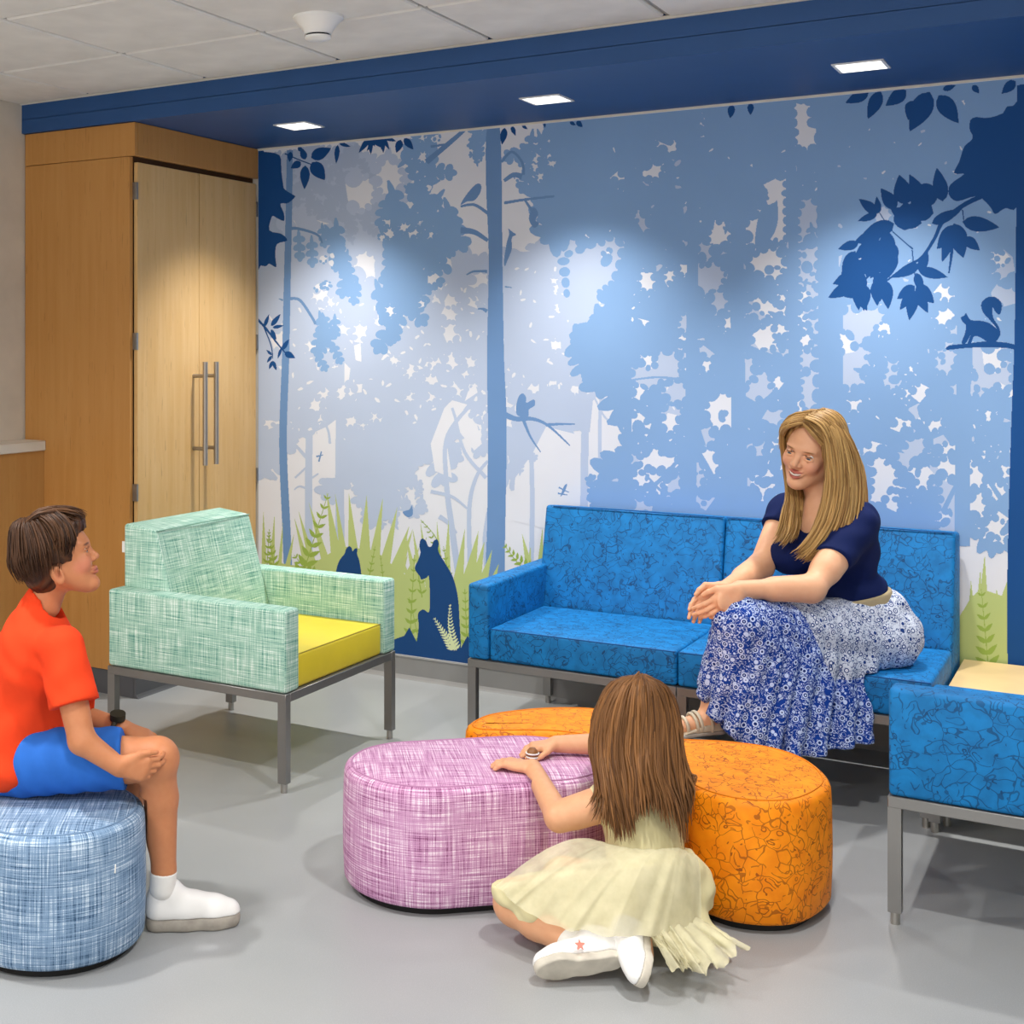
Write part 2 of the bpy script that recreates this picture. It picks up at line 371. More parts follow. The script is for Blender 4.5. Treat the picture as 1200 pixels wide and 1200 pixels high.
# -- green armchair with yellow seat, facing +X
ac = empty('armchair', (.76, -1.22, 0)); tag(ac, 'pale green woven armchair with yellow seat on grey metal legs', 'armchair')
hx, hy = .382, .388
frame(ac, -hx, hx, -hy, hy)
for x, y in ((-hx+.016, -hy+.016), (hx-.016, -hy+.016), (-hx+.016, hy-.016), (hx-.016, hy-.016)): leg(ac, x, y, .302)
for y0, y1 in ((-hy, -hy+.088), (hy-.088, hy)):
    a = cushion('armrest', (-hx+.002, y0, .331), (hx, y1, .607), M['weave_green'], ac, .012)
s = cushion('seat', (-.22, -hy+.09, .331), (hx-.012, hy-.09, .447), M['yellow_vinyl'], ac, .012)
piping(s, [(hx-.016, -hy+.092, .4435), (hx-.016, hy-.092, .4435)], .0022, M['seam_yellow'])
bk = prism('backrest', [(-hx+.004, .34), (-hx+.004, .835), (-hx+.155, .818), (-.12, .44), (-.12, .34)], 1, -hy+.085, hy-.085, M['weave_green'], ac, .014)
piping(bk, [(-hx+.155, -hy+.088, .815), (-hx+.158, 0, .819), (-hx+.155, hy-.088, .815)], .002, M['seam_green'])
box('label_tag', (-hx-.014, -hy+.1, .725), (-hx+.006, -hy+.104, .765), M['tag_white'], bk)

# -- blue sofa along the mural: two joined modules, arm only on the left
sf = empty('sofa', (2.2, -.41, 0)); tag(sf, 'long blue patterned sofa against the mural with one armrest', 'sofa')
x0, xm, x1, y0, y1 = 1.425-2.2, 2.195-2.2, 2.975-2.2, -.39, .385
frame(sf, x0, xm-.001, y0, y1); frame(sf, xm+.001, x1, y0, y1)
for x in (x0+.016, xm-.017, xm+.017, x1-.016):
    leg(sf, x, y0+.016, .302); leg(sf, x, y1-.016, .302)
cushion('armrest', (x0, y0+.002, .331), (x0+.082, y1, .608), M['doodle_blue'], sf, .012)
for a, b in ((x0+.084, xm-.0015), (xm+.0015, x1)):
    s = cushion('seat', (a, y0+.006, .331), (b, .14, .45), M['doodle_blue'], sf, .012)
    piping(s, [(a+.004, y0+.0085, .4465), (b-.004, y0+.0085, .4465)], .0022, M['seam_blue'])
    bk = prism('backrest', [(y1, .335), (y1, .825), (y1-.14, .84), (y1-.23, .45), (y1-.23, .335)], 0, a-(.03 if a < -.3 else 0), b, M['doodle_blue'], sf, .014)
    piping(bk, [(a+.004, y1-.142, .836), ((a+b)/2, y1-.143, .839), (b-.004, y1-.142, .836)], .0022, M['seam_blue'])

# -- blue side chair at the right edge, facing the armchair, arm on the near side only
rc = empty('side_chair', (3.36, -1.2, 0)); tag(rc, 'blue patterned chair cut off by the right edge, armrest towards the viewer', 'chair')
x0, x1, y0, y1 = -.39, .39, -.405, .405
frame(rc, x0, x1, y0, y1)
for x in (x0+.016, x1-.016):
    for y in (y0+.016, y1-.016): leg(rc, x, y, .302)
cushion('armrest', (x0+.002, y0, .331), (x1, y0+.088, .606), M['doodle_blue'], rc, .012)
s = cushion('seat', (x0+.012, y0+.09, .331), (.16, y1, .45), M['doodle_blue'], rc, .012)
cushion('backrest', (.162, y0+.092, .331), (x1, y1, .83), M['doodle_blue'], rc, .02)

# -- low wooden corner table between sofa and side chair
ct = empty('corner_table', (3.36, -.37, 0)); tag(ct, 'low square maple corner table between sofa and right chair', 'table')
box('tabletop', (-.375, -.385, .35), (.385, .355, .372), M['table_wood'], ct, .002, 1)
frame(ct, -.37, .38, -.38, .35, .32, .35)
for x in (-.35, .36):
    for y in (-.36, .33): leg(ct, x, y, .322)

# -- ottomans
def spline_closed(pts, n=14):
    out = []; N = len(pts)
    for i in range(N):
        p0, p1, p2, p3 = (np.array(pts[(i+k) % N], float) for k in (-1, 0, 1, 2))
        for j in range(n):
            t = j/n; out.append(.5*((2*p1)+(-p0+p2)*t+(2*p0-5*p1+4*p2-p3)*t*t+(-p0+3*p1-3*p2+p3)*t**3))
    return np.array(out)
def capsule_outline(c1, c2, r, n=28):
    c1, c2 = np.array(c1), np.array(c2); d = c2-c1; a0 = math.atan2(d[1], d[0]); out = []
    for c, s in ((c2, -math.pi/2), (c1, math.pi/2)):
        for i in range(n+1):
            a = a0+s+math.pi*i/n; out.append(c+r*np.array([math.cos(a), math.sin(a)]))
    # subdivide straight runs
    res = []; N = len(out)
    for i in range(N):
        p, q = out[i], out[(i+1) % N]; m = max(1, int(np.linalg.norm(q-p)/.03))
        for k in range(m): res.append(p+(q-p)*k/m)
    return np.array(res)
def ottoman(name, outline, h, mat, seam, label):
    c = outline.mean(0); P = outline-c; root = empty(name, (c[0], c[1], 0)); tag(root, label, 'ottoman', 'padded kids ottomans')
    # orientation
    area = .5*np.sum(P[:, 0]*np.roll(P[:, 1], -1)-np.roll(P[:, 0], -1)*P[:, 1])
    if area < 0: P = P[::-1]
    t = np.roll(P, -1, 0)-np.roll(P, 1, 0); t /= np.linalg.norm(t, axis=1)[:, None]; nrm = np.stack([t[:, 1], -t[:, 0]], 1)
    prof = [(-.02, .022), (-.006, .024), (.0, .034), (.003, .1), (.004, h*.5), (.002, h-.05), (0, h-.018), (-.004, h-.008), (-.012, h-.001), (-.022, h+.0015)]
    seg = np.linalg.norm(np.roll(P, -1, 0)-P, axis=1); u = np.concatenate([[0], np.cumsum(seg)])
    n = len(P); verts = []
    for o_, z in prof:
        Q = P+nrm*o_; verts += [(q[0], q[1], z) for q in Q]
    faces = []; uvs = []
    for r_ in range(len(prof)-1):
        for i in range(n):
            j = (i+1) % n; faces.append((r_*n+i, r_*n+j, (r_+1)*n+j, (r_+1)*n+i)); uvs.append([(u[i], prof[r_][1]), (u[i+1], prof[r_][1]), (u[i+1], prof[r_+1][1]), (u[i], prof[r_+1][1])])
    me = bpy.data.meshes.new('body'); me.from_pydata(verts, [], faces); uvl = me.uv_layers.new(name='UVMap')
    for f, q in zip(me.polygons, uvs):
        for li, w in zip(f.loop_indices, q): uvl.data[li].uv = w
    me.materials.append(mat); me.polygons.foreach_set('use_smooth', [True]*len(me.polygons))
    link(bpy.data.objects.new('body', me), root)
    # softly domed top: inset rings, then one flat face
    verts = []; faces = []; K = 4
    for k, (o_, z) in enumerate(((-.0225, .0015), (-.035, .005), (-.05, .0075), (-.066, .009))):
        verts += [(q[0], q[1], h+z) for q in P+nrm*o_]
    for k in range(K-1):
        for i in range(n): faces.append((k*n+i, k*n+(i+1) % n, (k+1)*n+(i+1) % n, (k+1)*n+i))
    faces.append(tuple((K-1)*n+i for i in range(n)))
    me = bpy.data.meshes.new('top'); me.from_pydata(verts, [], faces); uvl = me.uv_layers.new(name='UVMap')
    for f in me.polygons:
        for li in f.loop_indices: v = me.vertices[me.loops[li].vertex_index].co; uvl.data[li].uv = (v.x*.84+v.y*.54, -v.x*.54+v.y*.84)
    me.materials.append(mat); me.polygons.foreach_set('use_smooth', [True]*len(me.polygons))
    tp = link(bpy.data.objects.new('top', me), root)
    Q = P+nrm*-.0205
    piping(tp, [(q[0], q[1], h+.002) for q in Q], .0022, seam, True)
    # dark base plinth
    prism('base', [tuple(q) for q in (P+nrm*-.03)], 2, 0, .026, M['black_rubber'], root)
    return root
pink = ottoman('ottoman', capsule_outline((1.862, -2.025), (2.085, -1.815), .222), .333, M['weave_pink'], M['seam_pink'], 'pink woven oval ottoman the girl leans on')
denim = ottoman('ottoman', capsule_outline((.93, -2.84), (1.245, -2.84), .222), .333, M['weave_denim'], M['seam_denim'], 'denim blue woven oval ottoman under the seated boy')
bean = spline_closed([(1.79, -1.60), (1.795, -1.47), (1.875, -1.34), (1.97, -1.255), (2.07, -1.215), (2.17, -1.255), (2.25, -1.36), (2.36, -1.40), (2.49, -1.35), (2.615, -1.335), (2.72, -1.383), (2.797, -1.488), (2.833, -1.62), (2.79, -1.79), (2.68, -1.865), (2.56, -1.845), (2.43, -1.73), (2.31, -1.60), (2.19, -1.545), (2.05, -1.55), (1.92, -1.628), (1.84, -1.655)], 8)
orange = ottoman('ottoman', bean, .333, M['doodle_orange'], M['seam_orange'], 'bright orange patterned bean-shaped ottoman between the girl and the sofa')
o = box('zipper_pull', (0, 0, 0), (.004, .002, .02), M['tag_white'], denim); o.location = (.445, -.117, .27); o.rotation_euler = (0, R(10), R(-30))
# ================================================================== forest mural (flat print on the back wall)
for k, c, r_ in (('mural_white', 'E2E5EE', .7), ('mural_pale', 'BAC9E3', .7), ('mural_mist', 'AEBFDB', .7), ('mural_mid', '86ABD8', .7), ('mural_trunk', '6F95C6', .7),
              ('mural_navy', '114C8C', .65), ('mural_deep', '17477F', .65), ('mural_green', 'BCCB83', .7), ('mural_leaf', '98B250', .7), ('mural_fern', 'DCE6B4', .7)):
    plain(k, c, r_, var=.025, vscale=2.5, spec=.25)
mural = box('mural', (-.035, -.002, .1), (WX1, .0035, SOFF_Z), M['mural_white'], wb)
mural['label'] = 'printed blue forest mural with animals and green grass'
def W2(p):
    q = on_wall(p[0], p[1]); return (q.x, q.z)
PRINTS = []
OVAL = [(math.cos(2*math.pi*i/11), math.sin(2*math.pi*i/11)) for i in range(11)]
class Print:
    """flat silhouettes of one ink; all inks are later resolved into one print without overlaps"""
    def __init__(s, name, layer, mat): s.name, s.layer, s.mat, s.p = name, layer, mat, []
    def poly(s, pts): s.p.append(np.array([W2(p) for p in pts]))
    def smooth(s, pts, n=5): s.poly(spline_closed(pts, n))
    def stroke(s, pts, w0, w1=None, n=6):
        # tapered branch through the points
        w1 = w0 if w1 is None else w1; P = []
        N = len(pts); pp = [np.array(p, float) for p in pts]
        for i in range(N-1):
            p0, p1, p2, p3 = pp[max(i-1, 0)], pp[i], pp[i+1], pp[min(i+2, N-1)]
            for j in range(n if i < N-2 else n+1):
                t = j/n; P.append(.5*((2*p1)+(-p0+p2)*t+(2*p0-5*p1+4*p2-p3)*t*t+(-p0+3*p1-3*p2+p3)*t**3))
        P = np.array(P); t = np.gradient(P, axis=0); t /= np.linalg.norm(t, axis=1)[:, None]+1e-9; nn = np.stack([-t[:, 1], t[:, 0]], 1)
        w = np.linspace(w0, w1, len(P))[:, None]/2
        A, B = P+nn*w, P-nn*w
        for i in range(len(P)-1): s.poly([A[i], A[i+1], B[i+1], B[i]])
    def oak(s, x, y, ln, ang, wd=.5, lobes=4):
        # lobed leaf from its stalk at (x, y): a midrib with rounded lobes
        def lobe(cx, cy, a, ra, rb):
            c, d = math.cos(a), math.sin(a); s.poly([(cx+c*ra*u-d*rb*v, cy+d*ra*u+c*rb*v) for u, v in OVAL])
        c, d = math.cos(ang), math.sin(ang); n = max(2, lobes-1)
        lobe(x+c*ln*.45, y+d*ln*.45, ang, ln*.46, ln*wd*.17)
        for i in range(n):
            t = .28+.5*i/max(1, n-1); w = wd*ln*(.34+.14*math.sin(math.pi*t))
            for sd in (-1, 1):
                la = ang+sd*random.uniform(.75, 1.1); lobe(x+c*ln*t+math.cos(la)*w*.55, y+d*ln*t+math.sin(la)*w*.55, la, w*.62, ln*.085+wd*ln*.03)
        lobe(x+c*ln*.9, y+d*ln*.9, ang, ln*.16, ln*.09+wd*ln*.02)
    def leaf(s, x, y, ln, ang, wd=.45, bend=0.):
        c, d = math.cos(ang), math.sin(ang); up, dn = [], []
        for i in range(11):
            t = i/10; h = wd*ln*.5*(math.sin(math.pi*t**.8)**.85)*(1-.25*t)
            off = bend*ln*math.sin(math.pi*t)
            up.append((t*ln, off+h)); dn.append((t*ln, off-h))
        s.poly([(x+c*a-d*b, y+d*a+c*b) for a, b in up+dn[::-1]])
    def rock(s, x, y, r, ang=0, asp=.5):
        n = random.randint(5, 8); c, d = math.cos(ang), math.sin(ang); q = []
        for i in range(n):
            a = 2*math.pi*i/n; rr = r*random.uniform(.55, 1.15); u, v = rr*math.cos(a), rr*asp*math.sin(a); q.append((x+c*u-d*v, y+d*u+c*v))
        s.poly(q)
    def mass(s, region, step, ln, wd=.62, skip=.0, dirang=None, spread=math.pi, lobes=4):
        xs = [p[0] for p in region]; ys = [p[1] for p in region]; y = min(ys)
        while y < max(ys):
            x = min(xs)
            while x < max(xs):
                px, py = x+random.uniform(-.5, .5)*step, y+random.uniform(-.5, .5)*step; x += step
                ins = False; j = len(region)-1
                for i in range(len(region)):
                    (xi, yi), (xj, yj) = region[i], region[j]
                    if (yi > py) != (yj > py) and px < (xj-xi)*(py-yi)/(yj-yi)+xi: ins = not ins
                    j = i
                if not ins or random.random() < skip: continue
                a = (random.uniform(-math.pi, math.pi) if dirang is None else dirang+random.uniform(-spread, spread))
                l = ln*random.uniform(.75, 1.25); s.oak(px-math.cos(a)*l*.5, py-math.sin(a)*l*.5, l, a, wd, lobes)
            y += step
    def done(s): PRINTS.append(s)
def scallop(P, polys):
    # leaf lobes bite round scallops into the edges of each gap, leaving pointed tips
    for q_ in polys:
        q_ = np.array(q_, float)
        for a_, b_ in zip(q_, np.roll(q_, -1, 0)):
            L_ = np.linalg.norm(b_-a_); n_ = max(1, round(L_/random.uniform(9, 17))); t_ = (b_-a_)/(L_+1e-6); nn_ = np.array([-t_[1], t_[0]])
            if L_ < 4 or random.random() < .15: continue
            for k in range(n_):
                p_ = a_+(b_-a_)*(k+.5)/n_; ra, rb = L_/n_*.5*random.uniform(.75, 1.0), L_/n_*random.uniform(.25, .6)
                P.poly([p_+t_*ra*math.cos(w)+nn_*rb*math.sin(w) for w in np.linspace(0, 2*math.pi, 15)[:-1]])
def holes(n, x0, x1, y0, y1, r0, r1):
    out = []
    for _ in range(n):
        x, y, r, m, a0 = random.uniform(x0, x1), random.uniform(y0, y1), random.uniform(r0, r1), random.randint(5, 8), random.uniform(0, 6)
        out.append([(x+r*random.uniform(.55, 1.2)*math.cos(a0+2*math.pi*i/m), y+r*random.uniform(.6, 1.3)*math.sin(a0+2*math.pi*i/m)) for i in range(m)])
    return out
# -- farthest: pale trees
P = Print('pale_foliage', 1, M['mural_pale'])
P.mass([(300, 300), (330, 200), (420, 185), (470, 200), (470, 260), (560, 300), (572, 330), (575, 500), (555, 465), (530, 468), (522, 520), (512, 558), (480, 520), (470, 585), (440, 600), (425, 560), (395, 570), (392, 500), (372, 485), (350, 500), (322, 545), (300, 550)], 12, 46, .7, .10, lobes=4)
P.mass([(598, 300), (660, 290), (740, 250), (760, 330), (740, 420), (690, 500), (650, 510), (620, 560), (600, 590)], 12, 44, .75, .03)
P.mass([(500, 320), (572, 340), (572, 520), (500, 500)], 12, 42, .75, .02)
P.mass([(700, 300), (1195, 250), (1190, 560), (1100, 580), (1000, 560), (900, 560), (760, 560), (735, 420)], 19, 54, .75, .2)
P.mass([(380, 350), (460, 350), (470, 520), (440, 560), (400, 480)], 14, 30, .6, .05)
P.mass([(420, 560), (480, 540), (500, 600), (470, 610), (440, 620)], 10, 22, .6, .1)
for pts, w0, w1 in (([(363, 700), (362, 560), (364, 440), (360, 380)], 8, 6), ([(400, 720), (399, 560), (400, 400), (398, 240)], 9, 5), ([(443, 690), (444, 580), (446, 500)], 3.5, 2), ([(346, 560), (362, 545)], 2, 2),
                    ([(363, 500), (380, 491), (398, 492)], 3, 2), ([(363, 540), (345, 520), (336, 512)], 4, 1.5), ([(366, 575), (352, 570), (345, 574)], 3, 1), ([(366, 560), (374, 555), (379, 557)], 2, 1),
                    ([(540, 690), (530, 620), (523, 560), (525, 510), (556, 470)], 7, 3), ([(552, 690), (550, 600), (558, 560), (572, 540)], 5, 3), ([(570, 560), (545, 530), (534, 490), (530, 478)], 4, 2),
                    ([(498, 526), (520, 552)], 2.5, 2), ([(505, 576), (530, 582), (548, 596)], 4, 2), ([(515, 605), (526, 613), (535, 625)], 5, 3), ([(622, 700), (624, 590), (622, 520)], 5, 4), ([(624, 560), (640, 570), (648, 562)], 2, 1),
                    ([(684, 600), (686, 500), (687, 470)], 8, 7), ([(705, 560), (703, 500), (707, 440)], 4, 2), ([(720, 520), (710, 490), (697, 466)], 4, 2), ([(575, 700), (568, 640), (572, 600)], 5, 3)):
    P.stroke(pts, w0*1.15, w1*1.15)
P.done()
P = Print('misty_foliage', 2, M['mural_mist'])
P.mass([(312, 190), (350, 175), (410, 175), (400, 260), (380, 250), (360, 240), (340, 260), (330, 290), (315, 280)], 12, 26, .6, .12)
P.mass([(405, 180), (440, 200), (440, 260), (410, 290), (400, 250)], 13, 24, .6, .2)
P.stroke([(357, 232), (352, 225), (340, 222)], 4, 2); P.mass([(356, 228), (376, 230), (382, 254), (360, 250)], 9, 18, .6, 0, math.pi/2, .5)
P.done()
# -- white gaps in the pale canopy
P = Print('pale_canopy_gaps', 3, M['mural_white'])
for _ in range(110):
    x, y = random.uniform(315, 572), random.uniform(330, 520); P.rock(x, y, random.uniform(1.5, 5.0), random.uniform(0, 3.14), .45)
for _ in range(70):
    x, y = random.uniform(602, 735), random.uniform(310, 480); P.rock(x, y, random.uniform(1.2, 4.5), random.uniform(0, 3.14), .45)
for q in ([(404, 425), (411, 432), (408, 455), (412, 470), (404, 465)], [(404, 452), (425, 450), (424, 460), (404, 460)], [(383, 500), (395, 491), (395, 560), (374, 560), (372, 505)], [(415, 405), (423, 402), (424, 424), (417, 422)], [(425, 290), (440, 305), (435, 325), (425, 318)],
          [(402, 310), (412, 320), (404, 330)], [(370, 345), (385, 340), (382, 350), (372, 352)], [(521, 478), (530, 469), (548, 474), (535, 490), (524, 520), (530, 560), (510, 552), (505, 520)], [(534, 480), (555, 480), (565, 520), (556, 528), (538, 505)], [(545, 470), (555, 440), (560, 460)]): P.poly(q)
for q in ([(640, 500), (680, 510), (682, 590), (640, 620), (600, 610), (604, 560), (625, 530)], [(695, 470), (726, 430), (727, 560), (697, 590), (690, 520)]): P.poly(q)
P.done()
# redraw thin trees that stand in those gaps, and the leaf lobes around them
LG = holes(46, 312, 566, 330, 500, 6, 13)+holes(14, 605, 720, 300, 470, 4, 9)+[[(405, 215), (425, 205), (440, 215), (436, 240), (420, 250), (408, 235)], [(440, 190), (468, 186), (474, 215), (455, 235), (442, 220)], [(420, 290), (438, 300), (440, 325), (428, 330), (415, 312)], [(328, 255), (345, 258), (350, 268), (330, 270)], [(372, 258), (386, 262), (384, 275), (372, 270)]]
for q in LG: PRINTS[-1].poly(q)
P = Print('slender_tree', 4, M['mural_pale'])
scallop(P, LG)
for pts, w0, w1 in (([(540, 690), (530, 620), (523, 560), (525, 510), (556, 470)], 7, 4), ([(570, 560), (545, 530), (534, 490), (530, 478)], 4, 3), ([(622, 700), (624, 590), (622, 500)], 6, 5), ([(684, 640), (686, 500), (687, 470)], 9, 8), ([(705, 590), (703, 500), (707, 440)], 5, 3), ([(727, 500), (710, 490), (697, 466)], 3, 2), ([(399, 700), (398, 560), (399, 470)], 10, 9), ([(387, 520), (385, 505), (378, 494), (366, 500)], 3, 2)):
    P.stroke(pts, w0, w1)
P.mass([(604, 520), (625, 525), (620, 550), (605, 560)], 8, 16, .6)
P.done()
# -- middle distance: blue oak canopy and trunks
P = Print('oak_canopy', 5, M['mural_mid'])
big = [(735, 125), (940, 108), (1000, 115), (1200, 95), (1200, 620), (1060, 640), (890, 610), (760, 600), (720, 590), (735, 520), (725, 450), (690, 440), (680, 400), (715, 360), (740, 300), (735, 270), (690, 265), (660, 275), (640, 240), (650, 200), (645, 150)]
P.mass(big, 15, 62, .85, .0); P.mass([(1290, 85), (2220, -5), (2220, 640), (2000, 560), (1800, 660), (1600, 600), (1450, 680), (1290, 620)], 26, 95, .75, .12)
P.mass([(448, 225), (470, 240), (500, 232), (530, 240), (545, 265), (520, 300), (520, 322), (500, 340), (478, 370), (455, 395), (450, 360), (440, 330), (455, 280)], 15, 50, .5, .0, math.pi/2, .8, 4)
P.mass([(480, 150), (512, 150), (512, 215), (500, 235), (480, 232), (478, 200)], 14, 38, .5, .1)
P.mass([(548, 150), (560, 148), (568, 185), (555, 190)], 8, 20, .6); P.mass([(600, 175), (660, 150), (660, 215), (640, 225), (615, 205)], 14, 36, .5, .1)
P.mass([(375, 275), (400, 275), (410, 300), (422, 330), (420, 355), (405, 330), (395, 300)], 12, 36, .5, 0, math.pi/2, .6)
P.mass([(350, 285), (372, 290), (368, 325), (352, 310)], 13, 30, .42, .2, math.pi/2, .5)
P.mass([(366, 376), (392, 375), (396, 410), (385, 440), (372, 425)], 12, 32, .5, .0, math.pi/2, .7)
P.mass([(682, 556), (722, 560), (720, 585), (690, 580)], 12, 32, .55, .0)
P.mass([(695, 385), (740, 380), (738, 430), (700, 440)], 13, 36, .6); P.oak(690, 430, 20, .3, .9, 2); P.oak(685, 448, 20, .2, .9, 2)
P.done()
P = Print('oak_gaps', 5.5, M['mural_white'])
OG = holes(10, 445, 530, 250, 370, 4, 9)+holes(6, 605, 655, 160, 215, 4, 8)+holes(5, 484, 510, 160, 225, 4, 8)+holes(5, 370, 415, 285, 340, 3, 6)
for q in OG: P.poly(q)
P.done()
P = Print('oak_lobes', 5.7, M['mural_mid']); scallop(P, OG); P.done()
P = Print('tree_trunk', 6, M['mural_trunk'])
P.smooth([(571, 150), (586, 148), (589, 300), (591, 420), (594, 500), (592, 640), (590, 760), (567, 760), (571, 620), (572, 500), (571, 420), (573, 300), (570, 220)], 4)
for pts, w0, w1 in (([(340, 176), (339, 240), (337, 330), (335, 420), (332, 520), (336, 620), (340, 720)], 7, 10), ([(338, 268), (350, 268), (372, 275), (378, 285)], 4, 2), ([(340, 350), (352, 352), (366, 372), (370, 380)], 3.5, 3), ([(332, 352), (327, 350)], 2.5, 1),
                    ([(572, 250), (556, 240), (540, 242)], 4, 2.5), ([(572, 282), (556, 272), (540, 270)], 4, 8), ([(571, 318), (556, 318), (547, 322)], 3.5, 1.5), ([(571, 365), (566, 362), (560, 362)], 5, 1), ([(591, 238), (615, 234), (650, 230)], 3.5, 2.5), ([(615, 234), (621, 243), (625, 250)], 2.5, 4),
                    ([(591, 212), (602, 205), (612, 207)], 4, 7), ([(588, 190), (600, 178), (612, 190), (614, 205)], 3, 3), ([(592, 336), (600, 337)], 2, 1), ([(500, 190), (530, 165), (545, 152)], 7, 4), ([(505, 172), (530, 168)], 3, 2),
                    ([(592, 486), (606, 491), (625, 491), (643, 499), (668, 522)], 7, 1.5), ([(614, 493), (622, 512), (634, 530)], 4, 1), ([(640, 498), (655, 497), (674, 497)], 4, 1.5)):
    P.stroke(pts, w0, w1)
P.smooth([(625, 243), (631, 250), (628, 258), (632, 262), (626, 267), (620, 256)])
P.smooth([(540, 240), (547, 228), (558, 216), (564, 217), (563, 226), (556, 235), (548, 236)], 4)      # perched bird
P.smooth([(591, 305), (594, 285), (597, 274), (596, 268), (601, 272), (605, 275), (600, 279), (600, 292), (595, 305), (592, 312)], 4)  # woodpecker
P.smooth([(607, 487), (605, 478), (608, 465), (613, 461), (617, 466), (617, 472), (626, 468), (627, 475), (620, 480), (619, 488)], 4)   # squirrel on branch
P.smooth([(657, 582), (661, 570), (665, 567), (662, 576)], 3); P.stroke([(655, 571), (667, 577)], 2, 1); P.stroke([(654, 578), (665, 580)], 2, 1)
P.smooth([(472, 600), (480, 597), (483, 592), (484, 603), (478, 606)], 3); P.stroke([(374, 541), (377, 529)], 2, 1.5); P.stroke([(371, 535), (379, 533)], 2, 1)
P.done()
P = Print('canopy_gaps_pale', 7, M['mural_pale'])
pale_gaps = [[(740, 250), (748, 246), (764, 252), (762, 268), (758, 278), (748, 262)], [(772, 305), (780, 292), (788, 290), (780, 304)], [(790, 310), (800, 282), (811, 274), (806, 296), (798, 310)], [(935, 255), (941, 225), (960, 240), (960, 330), (958, 420), (957, 490), (940, 478), (937, 400)], [(875, 355), (900, 350), (930, 365), (930, 420), (905, 415), (880, 405)],
          [(740, 420), (760, 412), (790, 412), (802, 420), (800, 445), (770, 450), (740, 478)], [(816, 398), (838, 415), (838, 440), (818, 430)], [(998, 345), (1010, 340), (1030, 345), (1040, 380), (1025, 400), (1020, 440), (1000, 470), (988, 450), (988, 370)], [(1095, 410), (1122, 392), (1122, 440), (1098, 440)], [(1140, 400), (1185, 400), (1185, 450), (1165, 480), (1150, 470), (1140, 440)],
          [(830, 342), (850, 340), (856, 365), (838, 370)], [(1090, 545), (1110, 532), (1128, 540), (1105, 590), (1088, 560)], [(1052, 530), (1078, 534), (1075, 560), (1068, 590), (1050, 590)], [(700, 285), (720, 278), (732, 290), (720, 330), (700, 345), (665, 350), (660, 300)], [(1100, 560), (1127, 540), (1127, 620), (1100, 640)], [(820, 490), (833, 500), (838, 515), (830, 530), (822, 505)]]
for _ in range(40):
    x, y, r, m, a0 = random.uniform(745, 1185), random.uniform(250, 610), random.uniform(12, 26), random.randint(6, 9), random.uniform(0, 6)
    pale_gaps.append([(x+r*random.uniform(.55, 1.2)*math.cos(a0+2*math.pi*i/m), y+r*random.uniform(.6, 1.3)*math.sin(a0+2*math.pi*i/m)) for i in range(m)])
for q in pale_gaps: P.poly(q)
for _ in range(75):
    x, y = random.uniform(720, 1185), random.uniform(150, 580); P.rock(x, y, random.uniform(2, 7), random.uniform(0, 3.14), .5)
P.done()
P = Print('canopy_gaps_white', 8, M['mural_white'])
